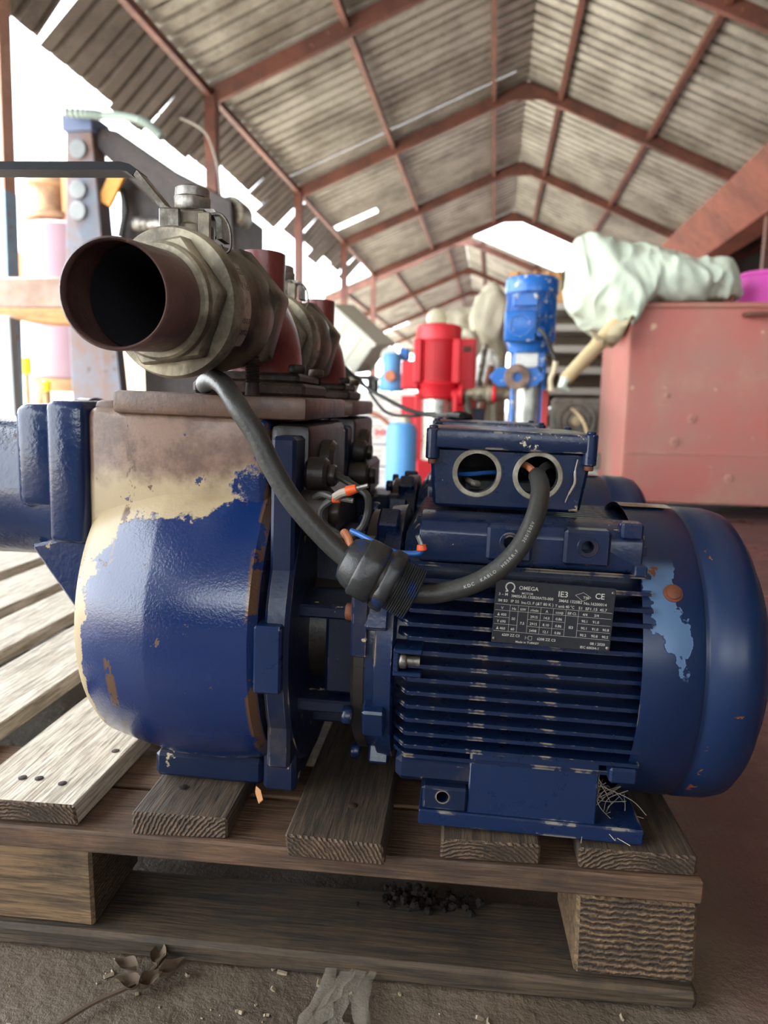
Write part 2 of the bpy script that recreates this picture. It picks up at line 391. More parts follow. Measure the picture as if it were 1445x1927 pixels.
XL, XR, XM = -2.83, 3.44, .285               # left eave, right eave, ridge
ZE, ZR, ZER = 3.45, 4.70, 3.27               # heights of left eave, ridge, right eave
TY = [4.15, 7.11, 10.3, 13.45, 16.7]         # trusses
M['post'] = rusty('faded_oxide', lin(214, 172, 152), lin(186, 142, 122), 3, .6, lin(130, 90, 74), .64)
M['post_blue'] = rusty('faded_blue', lin(150, 182, 208), lin(128, 156, 180), 4, .6, lin(150, 120, 104), .6)
roof = empty('ceiling'); tag(roof, kind='structure')
def corrugated(p0, p1, y0, y1, pitch=.2, depth=.05, nseg=1, sag=0, seed=0):
    # a sheet between two eave/ridge points (x,z), its ribs running down the slope, y0..y1 along the shed
    r = random.Random(seed); p0, p1 = Vector((p0[0], 0, p0[1])), Vector((p1[0], 0, p1[1]))
    d = (p1-p0).normalized(); nrm = Vector((-d.z, 0, d.x))
    if nrm.z < 0: nrm = -nrm
    prof = []; k = max(2, round((y1-y0)/pitch)); w = (y1-y0)/k
    for i in range(k):
        for f, h in ((0, 0), (.64, 0), (.70, 1), (.93, 1)): prof.append((y0+(i+f)*w, h*depth))
    prof.append((y1, 0))
    vs, fs = [], []; m = len(prof)
    for a in range(nseg+1):
        t = a/nseg
        for y, h in prof:
            q = p0.lerp(p1, t)+nrm*(h+sag*(math.sin(y*3+seed)*t*.5)); vs.append((q.x, y, q.z))
    for a in range(nseg):
        for i in range(m-1): fs.append((a*m+i, a*m+i+1, (a+1)*m+i+1, (a+1)*m+i))
    return MB().raw(vs, fs)
def sheets(pa, pb, y0, y1, w, mat, seed, torn={}):
    n = max(1, round((y1-y0)/w)); w = (y1-y0)/n; r = random.Random(seed)
    for i in range(n):
        dz = r.uniform(-.008, .008); t = torn.get(i, 0)     # a torn sheet starts higher up the slope
        for a, c, q in (((0, .7, 0), (.7, 1, t)) if t else ((0, 1, 0),)):
            corrugated((pa[0]+(pb[0]-pa[0])*q, pa[1]+(pb[1]-pa[1])*q+dz), (pb[0], pb[1]+dz), y0+(i+a)*w, y0+(i+c)*w+.03, seed=i).build('roof_sheet', mat, roof, 20)
sheets((XL-.05, ZE+.09), (XM, ZR+.10), -9.4, 17.0, 1.0, M['sheet'], 1, {21: .24})
sheets((XM, ZR+.10), (3.0, ZER+.27), -9.4, 17.0, 1.0, M['sheet'], 2)
# ragged, drooping overhang sheets beyond the left eave
r_ = random.Random(5); y = 2.2; i = 0
while y < 15:
    w = r_.choice([.62, .8, .8, 1.0]); L = r_.uniform(.5, .72)*(1.12 if y < 6.4 else .95); a = R(r_.uniform(38, 50))
    if i in (4, 11): y += .16
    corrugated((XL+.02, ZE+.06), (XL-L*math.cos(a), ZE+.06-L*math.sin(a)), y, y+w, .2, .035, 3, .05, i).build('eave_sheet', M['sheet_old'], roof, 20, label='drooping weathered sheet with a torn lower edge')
    y += w-.02; i += 1
def bar(p0, p1, w, h, mat, name, parent):
    p0, p1 = Vector(p0), Vector(p1)
    return MB().box((0, 0, (p1-p0).length/2), (w, h, (p1-p0).length), M=frame(p0, p1-p0, (0, 0, 1) if abs((p1-p0).normalized().z) < .99 else (0, 1, 0))).build(name, mat, parent)
for k, ty in enumerate(TY):
    if k:
        bar((XL, ty, ZE), (XM, ty, ZR), .06, .15, M['frame'], 'rafter', roof)
        bar((XM, ty, ZR), (XR+.1, ty, ZER-.02), .06, .15, M['frame'], 'rafter', roof)
        MB().prism([(-.45, -.2), (.45, -.2), (0, .02)], .02, Matrix.Translation((XM, ty-.045, ZR+.02)) @ Matrix.Rotation(R(90), 4, 'X')).build('gusset', M['frame'], roof)
    c1 = bar((XL-(0 if k else .20), ty, 0), (XL-(0 if k else .11), ty, ZE), .11 if k else .10, .11, M['frame'] if k else M['post'], 'column', None); tag(c1, kind='structure')
    if not k: bar((XL-.2, ty, 0), (XL-.2+.09*1.75/ZE, ty, 1.75), .104, .114, M['post_blue'], 'painted_foot', c1)
    if k:
        c2 = bar((XR, ty, 0), (XR, ty, ZER), .10, .10, M['frame'], 'column', None); tag(c2, kind='structure')
for t in (.0, .43, .86):
    p = Vector((XL, 0, ZE)).lerp(Vector((XM, 0, ZR)), t)
    for a, b in zip([1.0]+TY[1:-1], TY[1:]):
        bar((p.x, a, p.z+.02), (p.x, b, p.z+.02), .06, .07, M['frame'], 'purlin', roof)
for t in (.135, .5, .86):
    p = Vector((XM, 0, ZR)).lerp(Vector((XR, 0, ZER)), t)
    for a, b in zip([1.0]+TY[1:-1], TY[1:]):
        bar((p.x, a, p.z+.02), (p.x, b, p.z+.02), .06, .07, M['frame'], 'purlin', roof)
# ridge flashing
MB().prism([(-.16, -.07), (0, 0), (.16, -.07), (.16, -.085), (0, -.015), (-.16, -.085)], 16, Matrix.Translation((XM, 17, ZR+.155)) @ Matrix.Rotation(R(90), 4, 'X')).build('ridge_cap', M['sheet_old'], roof)
# valley gutter along the right eave
g = [(2.90, ZER+.20), (3.34, ZER-.22), (3.72, ZER-.22), (4.05, ZER+.10)]
gp = g+[(x, z-.02) for x, z in reversed(g)]
for a, b in zip([-9.4]+TY[1:-1], TY[1:]):
    MB().prism([(x, z) for x, z in gp], b-a-.01, Matrix.Translation((0, b, 0)) @ Matrix.Rotation(R(90), 4, 'X')).build('gutter', M['gutter'], roof)
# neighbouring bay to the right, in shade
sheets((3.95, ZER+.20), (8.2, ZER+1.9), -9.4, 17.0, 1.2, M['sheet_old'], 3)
for ty in TY[1:]:
    bar((XR+.2, ty, ZER-.05), (8.2, ty, ZER+1.72), .06, .14, M['frame'], 'rafter', roof)
for t in (.3, .7):
    bar((4+4.2*t, 5, ZER+.08+1.7*t), (4+4.2*t, 17, ZER+.08+1.7*t), .06, .07, M['frame'], 'purlin', roof)
# second, lower shed in line behind the first
X2, Z2, H2 = -.84, 4.54, 3.4
sheets((X2-H2, Z2-H2*.42), (X2, Z2), 17.6, 40, 1.6, M['sheet'], 4, {5: .3})
sheets((X2, Z2), (X2+H2, Z2-H2*.42), 17.6, 40, 1.6, M['sheet'], 6)
for ty in (17.7, 21.5, 25.5, 30, 35):
    bar((X2-H2, ty, Z2-H2*.42-.12), (X2, ty, Z2-.12), .07, .14, M['frame'], 'rafter', roof)
    bar((X2, ty, Z2-.12), (X2+H2, ty, Z2-H2*.42-.12), .07, .14, M['frame'], 'rafter', roof)
    MB().prism([(-.5, -.21), (.5, -.21), (0, 0)], .02, Matrix.Translation((X2, ty-.05, Z2-.06)) @ Matrix.Rotation(R(90), 4, 'X')).build('gusset', M['frame'], roof)
    for sx in (-1, 1):
        tag(bar((X2+sx*H2, ty, 0), (X2+sx*H2, ty, Z2-H2*.42-.1), .12, .12, M['frame'], 'column', None), kind='structure')
for t in (.12, .5, .86):
    for sx in (-1, 1):
        bar((X2+sx*H2*t, 17.7, Z2-H2*t*.42-.06), (X2+sx*H2*t, 39, Z2-H2*t*.42-.06), .06, .06, M['frame'], 'purlin', roof)

# ================================================================== THE PALLET
M['wood_pale'] = wood('wood_pale', lin(216, 206, 190), lin(166, 152, 134), axis='Y', dirty=.12)  # left-hand deck wood: bright light from the open side painted into the tone
M['wood_dark'] = wood('wood_dark', lin(88, 72, 56), lin(54, 44, 36), axis='Y', dirty=.75)  # deck wood near the pump: real dirt plus painted-in shade
M['wood_brown'] = wood('wood_brown', lin(112, 84, 62), lin(76, 56, 42), axis='X', dirty=.55)
M['wood_bottom'] = wood('wood_bottom', lin(84, 68, 50), lin(50, 42, 34), axis='X', dirty=.85)
M['wood_block'] = wood('wood_block', lin(124, 98, 68), lin(74, 58, 42), axis='X', dirty=.8)
M['end'] = endgrain('wood_end', lin(116, 92, 68), lin(70, 54, 42), .6)
M['end_block'] = endgrain('wood_block_end', lin(128, 102, 74), lin(62, 48, 38), .65, 60, .11, 'X')
def board(name, lo, hi, mat, end, axis, parent, bev=.002, warp=.0015, seed=0, **props):
    """a sawn plank with softly worn arrises; its two ends take the end-grain material"""
    r = random.Random(seed); lo, hi = Vector(lo), Vector(hi); c = (lo+hi)/2; s = hi-lo
    b = bmesh.new(); bmesh.ops.create_cube(b, size=1); bmesh.ops.scale(b, vec=s, verts=b.verts)
    cuts = [e for e in b.edges if abs((e.verts[0].co-e.verts[1].co)[axis]) > s[axis]*.9]
    bmesh.ops.subdivide_edges(b, edges=cuts, cuts=7)
    ph = [r.uniform(0, 6) for _ in range(4)]
    for v in b.verts:
        t = v.co[axis]/s[axis]
        for k in range(3):
            if k != axis: v.co[k] += warp*(math.sin(5*t+ph[k])+.6*math.sin(13*t+ph[3]))*(1 if v.co[k] > 0 else .3)*(0 if k == 2 else 1)
        if abs(t) > .49: v.co += Vector([r.uniform(-1, 1)*warp*1.2 for _ in range(3)])
    es = [e for e in b.edges if len(e.link_faces) == 2 and e.calc_face_angle(0) > .8]
    bmesh.ops.bevel(b, geom=es, offset=bev, segments=1, affect='EDGES')
    me = bpy.data.meshes.new(name); me.materials.append(mat); me.materials.append(end)
    for f in b.faces:
        f.material_index = 1 if abs(f.normal[axis]) > .7 else 0
    b.to_mesh(me); b.free()
    return inst(name, me, parent, c, **props)
pal = empty('wooden_pallet', (.195, .588, 0), (0, 0, R(2.5)))
tag(pal, 'weathered wooden pallet of thick boards and blocks carrying the blue pump sets', 'pallet')
deck = [(-.106, -.010, .004, 'dark'), (-.226, -.137, .002, 'dark'), (-.362, -.275, -.014, 'dark'), (-.512, -.42, .004, 'dark'), (-.686, -.566, .004, 'pale'),
        (-.856, -.745, 0, 'pale'), (-.996, -.894, .01, 'pale'), (-1.16, -1.035, 0, 'pale'), (-1.31, -1.21, .004, 'pale')]
for i, (a, b, y, k) in enumerate(deck):
    board('deck_board', (a, y, .122), (b, 1.42, .142 if i == 0 else .144), M['wood_'+k], M['end'], 1, pal, seed=i,
          label='pale deck board with the bright left light put into its colour' if k == 'pale' else 'dark dirty deck board with pump shade put into its colour')
for y in (0, .62, 1.27):
    board('stringer_board', (-1.31, y, .100), (0, y+.078, .122), M['wood_brown'], M['end'], 0, pal, seed=20+int(y*9))
    board('stringer_board', (-1.31, y+.084, .100), (-.002, y+.15, .1215), M['wood_brown'], M['end'], 0, pal, seed=24+int(y*9))
    board('bottom_board', (-1.31, y-.006, .0), (.0, y+.090, .022), M['wood_bottom'], M['end'], 0, pal, .004, .002, seed=30+int(y*9))
    for j, (a, b) in enumerate(((-.105, -.002), (-.69, -.552), (-1.31, -1.20))):
        m = M['wood_block']
        board('block', (a, y+.002, .022), (b, y+.100, .100), M['wood_block'] if j else M['end_block'], M['wood_block'] if not j else M['end'], 0, pal, .003, .001, seed=40+j+int(y*9))
def nail(x, y):
    MB().lathe([(0, .0042), (.0008, .0042), (.0014, .002)], Matrix.Translation((x, y, .144)), 10).build('nail', M['thread'], pal)
for x, y in ((-.645, .045), (-.628, .046), (-.60, .04), (-.48, .05), (-.31, .04), (-.19, .035), (-.05, .04), (-.58, .11)): nail(x, y)

# ================================================================== THE PUMP SET
# local frame: x along the shaft towards the fan, y away from the camera, z up; origin on the motor shaft
ps = empty('pump_set', (0, .72, .2876), (0, R(1.3), R(2.5)))
tag(ps, 'blue self-priming pump and electric motor in front, open pipe mouth facing the camera', 'pump', 'blue pump sets on the pallet')
XA = Matrix.Rotation(R(90), 4, 'Y')          # lathe axis -> +x
def LX(x, y=0, z=0): return Matrix.Translation((x, y, z)) @ XA

# --- pump casing
b = MB().lathe([(-.377, .09), (-.376, .118), (-.370, .137), (-.362, .144), (-.334, .1515), (-.331, .1523), (-.298, .1590), (-.294, .1594), (-.250, .160), (-.206, .156), (-.199, .150), (-.199, .118)], LX(0, 0, .018), 96)
casing = b.build('pump_casing', M['casing'], ps, 30)
MB().bb((-.376, -.100, .05), (-.205, .100, .218), bev=.010, seg=3).build('shoulder', M['casing'], casing)
tp = MB().bb((-.347, -.106, .213), (-.170, .106, .2335), bev=.004, seg=2)
tp.bb((-.372, -.092, .205), (-.34, .092, .224), bev=.006, seg=2)
tp.build('top_flange', rusty('rusty_flange', lin(112, 84, 68), lin(70, 54, 48), 18, .42, lin(24, 42, 84), .63), casing)
b = MB().lathe([(-.200, .124), (-.193, .128), (-.193, .124)], LX(0, 0, .012), 56)
b.lathe([(-.194, .146), (-.191, .149), (-.176, .149), (-.172, .146)], LX(0, 0, .012), 64)
b.bb((-.194, -.130, -.10), (-.173, .130, .20), bev=.003)
b.build('back_flange', M['blue_dark'], casing)
b = MB()
for z in (.012,):
    b.bb((-.200, -.157, z-.03), (-.176, -.128, z+.03), bev=.002); b.bb((-.214, -.150, z-.024), (-.199, -.120, z+.024), bev=.002)
b.build('flange_lug', M['blue_clean'], casing)
for a in (50, 66, 82, 98, 114, 130):
    y, z = -.139*math.cos(R(a)), .012+.139*math.sin(R(a))
    m = MB().cyl((-.176, y, z), (-.166, y, z), .010, 14, bev=.002); m.hexa((-.167, y, z), (1, 0, 0), .0085, .008)
    m.build('flange_bolt', M['blackpaint'], casing)
# bosses and plugs on the shaft side of the tank
b = MB()
b.bb((-.206, -.095, .10), (-.168, .095, .21), bev=.008, seg=2)
b.cyl((-.172, -.088, .165), (-.152, -.088, .165), .016, 20, bev=.003); b.cyl((-.172, -.03, .17), (-.155, -.03, .17), .024, 20, bev=.004)
b.hexa((-.153, -.088, .165), (1, 0, 0), .011, .008)
b.cyl((-.174, -.105, .135), (-.146, -.105, .135), .018, 20, bev=.003); b.hexa((-.147, -.105, .135), (1, 0, 0), .012, .010)
b.bb((-.172, -.06, .10), (-.15, .06, .15), bev=.006)
b.build('priming_boss', M['blackpaint'], casing)
b = MB().bb((-.322, -.078, -.1485), (-.212, .078, -.122), bev=.004)
b.bb((-.208, -.09, -.1465), (-.176, .09, -.09), bev=.004)
b.build('pump_foot', M['blue_dark'], casing)
# suction side: flange block, round neck, web
b = MB().bb((-.412, -.106, .09), (-.374, .106, .222), bev=.008, seg=3)
b.bb((-.455, -.088, .118), (-.405, .088, .218), bev=.012, seg=3)
b.lathe([(-.55, .070), (-.548, .074), (-.462, .072), (-.430, .080), (-.41, .082)], LX(0, -.005, .130), 48)
b.lathe([(-.60, .088), (-.598, .092), (-.578, .092), (-.576, .088)], LX(0, -.005, .130), 48)
b.prism([(-.455, .09), (-.37, .10), (-.37, -.075)], .03, Matrix.Translation((0, -.02, 0)) @ Matrix.Rotation(R(90), 4, 'X'), .003)
b.prism([(-.45, .08), (-.37, .10), (-.37, -.03)], .012, Matrix.Translation((0, -.062, 0)) @ Matrix.Rotation(R(90), 4, 'X'), .003)
b.build('suction_flange', paint('suction_paint', lin(18, 38, 76), chips=.66, grime=.5, rough=.2, orange=1.2), ps)
# lantern between pump and motor
b = MB().lathe([(-.174, .045), (-.174, .062), (-.12, .058), (-.12, .04)], LX(0), 32)
b.lathe([(-.122, .118), (-.119, .122), (-.110, .122)], LX(0), 56)
b.build('shaft_housing', M['blackpaint'], ps)
b = MB()
for z in (.042, -.048): b.bb((-.176, -.105, z-.006), (-.112, .105, z+.006), bev=.002)
b.bb((-.176, -.028, -.1), (-.112, .05, .1), bev=.003)
b.bb((-.150, -.092, -.040), (-.115, -.07, .036), bev=.003)
b.build('lantern_bracket', M['blue_dark'], ps)

# --- motor
b = MB().lathe([(-.120, .06), (-.120, .118), (-.118, .121), (-.101, .121), (-.100, .127), (-.085, .129), (-.083, .126)], LX(0), 64)
flange = b.build('motor_flange', M['blue'], ps)
for a in range(8):
    an = R(22.5+45*a)
    m = Matrix.Rotation(an, 4, 'X') @ Matrix.Translation((-.099, 0, .125))
    MB().box((0, 0, 0), (.020, .030, .022), M=m, bev=.002).build('flange_lug', M['blue'], flange)
    m = Matrix.Rotation(an, 4, 'X')
    p = m @ Vector((-.119, 0, .126)); q = m @ Vector((-.127, 0, .126))
    MB().hexa(p, (-1, 0, 0), .0085, .009).build('flange_bolt', M['orangerust'] if a in (1, 6) else M['blue'], flange)
for y, z, h in ((-.118, .060, .05), (-.108, .078, .05), (-.088, .098, .045)):
    MB().bb((-.1215, y-.010, z-h), (-.106, y+.012, z+.012), bev=.002).build('flange_lug', M['blue_dark'], flange)
motor = MB().lathe([(-.083, .080), (-.083, .108), (.135, .108), (.135, .08)], LX(0), 56).build('motor_body', M['blue_dark'], ps)
# cooling fins: flat ribs along the shaft, shorter towards the top and bottom
_fin = {}
def fin(tip, root):
    k = (round(tip, 4), round(root, 4))
    if k not in _fin:
        poly = [(-.081, -root), (-.081, -(tip-.017)), (-.070, -tip), (.131, -tip), (.131, -root)]
        mb = MB().prism(poly, .0034, Matrix.Translation((0, 0, -.0017)))
        _fin[k] = mb.mesh('cooling_fin', M['fin'])
    return _fin[k]
for i in range(15):
    z = -.079+.0124*i
    tip = min(.1305, math.sqrt(.146**2-z*z)); root = max(.06, math.sqrt(max(.108**2-z*z, .003))-.006)
    inst('cooling_fin', fin(tip, root), motor, (0, 0, z))
    inst('cooling_fin', fin(tip, root), motor, (.05, 0, z), (0, 0, R(180)))
for i in range(17):                          # upright fins on the crown
    y = -.088+.011*i
    top = min(.130, math.sqrt(.146**2-y*y)); me = fin(top, max(.05, math.sqrt(.108**2-y*y)-.006))
    inst('cooling_fin', me, motor, (0, y, 0), (R(-90), 0, 0))
# mounting pad with two tapped bosses
b = MB().prism([(-.120, .099), (-.122, .103), (-.122, .126), (-.116, .134), (-.085, .139), (-.06, .12), (-.085, .099)], .186, Matrix.Translation((-.066, 0, 0)) @ Matrix(((0, 0, 1, 0), (1, 0, 0, 0), (0, 1, 0, 0), (0, 0, 0, 1))), .0015)
pad = b.build('mounting_pad', M['blue'], motor)
for x in (.010, .0735):
    boss = MB().bb((x-.019, -.1275, .104), (x+.019, -.10, .1345), bev=.0025).build('boss', M['blue'], motor)
    cut(boss, MB().cyl((x, -.14, .1205), (x, -.112, .1205), .0052, 20))
cut(pad, MB().cyl((.010, -.14, .1205), (.010, -.112, .1205), .0052, 20).cyl((.0735, -.14, .1205), (.0735, -.112, .1205), .0052, 20))
for x in (.010, .0735): MB().ring((x, -.1285, .1205), (x, -.1265, .1205), .0088, .0054, 24, .0005).build('boss_ring', M['blue_dark'], motor)
MB().bb((.100, -.1255, .128), (.118, -.108, .142), bev=.002).build('lug', M['blue'], motor)
MB().bb((.112, -.1315, .099), (.122, -.12, .108), bev=.001).build('lug', M['blue'], motor)
# bolt pocket at the drive end
b = MB().bb((-.083, -.134, -.0015), (-.058, -.10, .0025), bev=.001).bb((-.083, -.134, .019), (-.058, -.10, .023), bev=.001).bb((-.083, -.133, -.001), (-.078, -.10, .022), bev=.001)
b.build('bolt_pocket', M['blue'], motor)
b = MB().hexa((-.078, -.127, .011), (1, 0, 0), .0078, .007).cyl((-.072, -.127, .011), (-.060, -.127, .011), .0048, 14)
b.build('bolt', M['steel'], motor)
# heavy corner rib above the foot
MB().bb((-.078, -.122, -.105), (.0, -.07, -.080), bev=.006).build('corner_rib', M['blue_dark'], motor)
MB().bb((.107, -.133, -.083), (.130, -.115, -.069), bev=.002).build('lug', M['blue'], motor)
# foot
b = MB().bb((-.0545, -.1285, -.1405), (.1415, -.066, -.1265), bev=.0012)
foot = b.build('motor_foot', M['blue_clean'], ps)
cut(foot, MB().cyl((-.034, -.105, -.16), (-.034, -.105, -.1), .006, 20))
MB().prism([(-.125, -.1275), (-.1215, -.066), (-.07, -.066), (-.07, -.1275)], .112, Matrix.Translation((-.0115, 0, 0)) @ Matrix(((0, 0, 1, 0), (1, 0, 0, 0), (0, 1, 0, 0), (0, 0, 0, 1))), .0012).build('foot_panel', M['blue_clean'], foot)
MB().prism([(-.0545, -.127), (-.0110, -.127), (-.0110, -.080)], .004, Matrix.Translation((0, -.088, 0)) @ Matrix.Rotation(R(90), 4, 'X'), .001).build('gusset', M['blue_dark'], foot)
b = MB().bb((-.052, -.126, -.127), (-.012, -.092, -.105), bev=.002); hb = b.build('foot_pocket', M['blue_dark'], foot)
cut(hb, MB().cyl((-.034, -.14, -.114), (-.034, -.10, -.114), .0055, 18))
fb = MB().bb((-.0545, .066, -.1405), (.1415, .1285, -.1265), bev=.0012).bb((-.0115, .066, -.127), (.1, .125, -.066), bev=.002)
fb.build('motor_foot', M['blue_clean'], ps)
# fan cover
b = MB().lathe([(.124, .1395), (.1235, .1408), (.172, .1414), (.1745, .1388), (.1785, .1388), (.181, .1414), (.206, .1410), (.219, .1375), (.226, .130), (.232, .118), (.234, .06), (.233, .02)], LX(0), 96, caps=False)
b.lathe([(.124, .1395), (.2, .1385), (.216, .133)], LX(0), 96, caps=False)
cover = b.build('fan_cover', M['cover'], ps, 50)
for k in range(5): MB().ring((.2335, 0, 0), (.237, 0, 0), .035+.019*k, .028+.019*k, 48, .001).build('grille_ring', M['blue'], cover)
for a, mt in ((52, 'orangerust'), (-63, 'steel'), (140, 'orangerust')):
    d = Vector((0, -math.cos(R(a-16)), math.sin(R(a-16)))); p = Vector((.149, 0, 0))+d*.1408
    MB().lathe([(0, .0080), (.0012, .0080), (.0016, .0062), (.0032, .0058), (.0040, .0035)], frame(p, d), 18).build('cover_screw', M[mt], cover)
b = MB()
for k in range(13):
    a = R(64+2.4*k)
    for x in (.126, .168): pass
vs = []; fs = []
for k in range(15):
    a = R(84+3*k)
    for x in (.122, .170): vs.append((x, -.1430*math.cos(a), .1430*math.sin(a)))
for k in range(14): fs.append((2*k, 2*k+1, 2*k+3, 2*k+2))
b.raw(vs, fs); b.build('warning_label', rusty('faded_label', lin(196, 186, 172), lin(150, 120, 106), 40, .5, lin(150, 70, 62), .58), cover)
# terminal box
b = MB().prism([(-.0575, .1405), (.0735, .1405), (.0815, .195), (-.0625, .195)], .142, Matrix.Translation((0, .068, 0)) @ Matrix.Rotation(R(90), 4, 'X'), .003)
tb = b.build('terminal_box', M['blue'], ps)
cut(tb, MB().bb((-.048, -.066, .149), (.064, .060, .21)))
HZ = .1725
cut(tb, MB().cyl((-.0192, -.12, HZ), (-.0192, -.05, HZ), .0178, 40).cyl((.0347, -.12, HZ), (.0347, -.05, HZ), .0178, 40))
for x in (-.0192, .0347):
    MB().ring((x, -.0752, HZ), (x, -.064, HZ), .0222, .0178, 48, .0008).build('knockout_ring', M['ring'], tb)
MB().bb((-.0655, -.082, .194), (.0835, .072, .211), bev=.0025, seg=2).build('box_lid', M['blue_chipped'], tb)
for x, y in ((-.060, -.077), (.078, -.077), (-.060, .066), (.078, .066)):
    m = MB().cyl((x, y, .184), (x, y, .2115), .0062, 18, bev=.001); m.cyl((x, y, .2112), (x, y, .214), .0042, 14, bev=.0008)
    m.build('lid_screw', M['blue_chipped'], tb)
for x, y in ((-.060, -.077), (.078, -.077)):
    MB().cyl((x, y, .1795), (x, y, .1842), .004, 14, bev=.0006).build('screw_tip', M['orangerust'], tb)
MB().bb((-.052, -.06, .1388), (.068, .06, .142)).build('box_gasket', M['blackpaint'], tb)
MB().bb((-.03, -.02, .150), (.045, .03, .162), bev=.002).build('terminal_block', M['plastic_black'], tb)
MB().tube(smooth_path([(-.045, -.03, .166), (-.022, -.046, .169), (0, -.040, .171), (.02, -.02, .166)]), .0021, 8).build('lead', M['wireblue'], tb)
MB().tube(smooth_path([(-.03, -.0, .162), (-.023, -.035, .160), (-.016, -.03, .158)]), .003, 8).build('lead', M['corewhite'], tb)
MB().tube(smooth_path([(.068, -.0765, .189), (.0665, -.0765, .178), (.0668, -.0772, .168), (.0625, -.0755, .157), (.0605, -.0735, .150)]), [.0006]*6+[.0011]*12+[.0006]*7, 6).build('sealant_drip', M['corewhite'], tb)
# rating plate
pl = MB().bb((0, 0, 0), (.0975, .0545, .0008), bev=.0003).build('rating_plate', M['plate'], ps)
pl.matrix_local = Matrix.Translation((-.0005, -.1338, .0360)) @ Matrix.Rotation(R(1.0), 4, 'Y') @ Matrix.Rotation(R(90), 4, 'X')
MB().bb((.003, .003, -.012), (.094, .050, 0)).build('plate_seat', M['blue_dark'], pl)
for x, y in ((.0955, .0505), (.0955, .0035), (.0022, .0035)):
    MB().lathe([(0, .0016), (.0006, .0016), (.0012, .0008)], Matrix.Translation((x, y, .0008)), 12).build('rivet', M['steel'], pl)
tx = MB(); PW, PH = .0975, .0545
def T(t, u, v, h, w=None, al='L'):           # u, v: fractions of the plate from its top left
    write(tx, t, Matrix.Translation((u*PW, (1-v)*PH, .0009)), h, w*PW if w else None, al, .0001, .012)
def ln(u0, v0, u1, v1, w=.00022):
    a, c_ = Vector((u0*PW, (1-v0)*PH, 0)), Vector((u1*PW, (1-v1)*PH, 0)); d = (c_-a); n = Vector((-d.y, d.x, 0)).normalized()*w/2
    tx.raw([(p.x, p.y, .001) for p in (a-n, c_-n, c_+n, a+n)], [(0, 1, 2, 3)])
def arc(u, v, r, a0, a1, w):
    pts = [(u*PW+r*math.cos(R(a0+(a1-a0)*i/20)), (1-v)*PH+r*math.sin(R(a0+(a1-a0)*i/20))) for i in range(21)]
    vs = []
    for k in range(21):
        c_ = Vector((u*PW, (1-v)*PH)); d = (Vector(pts[k])-c_).normalized()
        vs += [tuple(Vector(pts[k])-d*w/2)+(.001,), tuple(Vector(pts[k])+d*w/2)+(.001,)]
    tx.raw(vs, [(2*k, 2*k+1, 2*k+3, 2*k+2) for k in range(20)])
arc(.122, .105, .0036, -58, 238, .0011); ln(.085, .178, .108, .168, .001); ln(.136, .168, .160, .178, .001)
T('OMEGA', .195, .135, .0046, .165); T('MOTOR', .222, .205, .0026, .098); T('IE3', .525, .195, .0068, .082)
T('TSE', .735, .195, .0028, .05); ln(.67, .15, .735, .235); ln(.735, .235, .80, .17); ln(.67, .15, .735, .10); ln(.735, .10, .80, .17)
T('CE', .832, .18, .0068, .078)
T('3 – M', .028, .245, .0033, .078); T('3M0SA3E-13SB20AT0-000', .135, .262, .0033, .355); T('3MAS 132SB2', .535, .275, .0033, .195); T('No.16200014', .745, .285, .0033, .19)
T('IM B3', .028, .345, .0033, .08); T('IP 55', .135, .345, .0033, .07); T('Ins.Cl. F (ΔT 80 K )', .225, .352, .0033, .27); T('T amb 40 °C', .51, .362, .0033, .16); T('S1', .705, .365, .0033, .03); T('SF1.15', .762, .367, .0033, .10); T('45.7', .882, .367, .0033, .06)
V0, V1, V2, V3, V4 = .385, .48, .59, .70, .81
for v in (V0, V1): ln(.01, v, .985, v)
for v in (V2, V3): ln(.01, v, .135, v); ln(.29, v, .60, v); ln(.71, v, .985, v)
ln(.135, V3, .205, V3); ln(.01, V4, .985, V4)
for u in (.135, .205, .29, .395, .50, .605, .71): ln(u, V0, u, V4)
for t, u in (('V', .07), ('Hz', .17), ('kW', .247), ('r/min', .342), ('A', .447), ('cosφ', .552), ('Eff Cl.', .657), ('4/4', .765), ('3/4', .86)): T(t, u, .46, .0031, None, 'C')
for v, row in ((.565, ('Δ 400', '2915', '14.0', '0.86', '90.1', '91.0', None)), (.675, ('Y 690', '2915', '8.10', '0.86', '90.1', '91.0', '90.8')), (.785, ('Δ 460', '3498', '12.1', '0.86', '90.2', '90.8', '90.5'))):
    for t, u in zip(row, (.07, .342, .447, .552, .765, .86, .948)):
        if t: T(t, u, v, .0031, None, 'C')
T('50', .17, .62, .0031, None, 'C'); T('60', .17, .785, .0031, None, 'C'); T('7.5', .247, .68, .0031, None, 'C'); T('IE3', .657, .68, .0031, None, 'C')
T('6209 ZZ C3', .085, .885, .0031, .15); T('6208 ZZ C3', .385, .905, .0031, .155); T('08 / 2020', .83, .905, .0031, .125); T('Made in TURKEY', .205, .975, .0024, .20); T('IEC 60034-1', .75, .972, .0028, .155)
for q in ((.285, .86, .285, .91), (.285, .885, .31, .885), (.31, .855, .31, .915), (.31, .855, .34, .855), (.31, .915, .34, .915), (.34, .855, .34, .915)): ln(*q)
tx.build('lettering', M['ink'], pl)

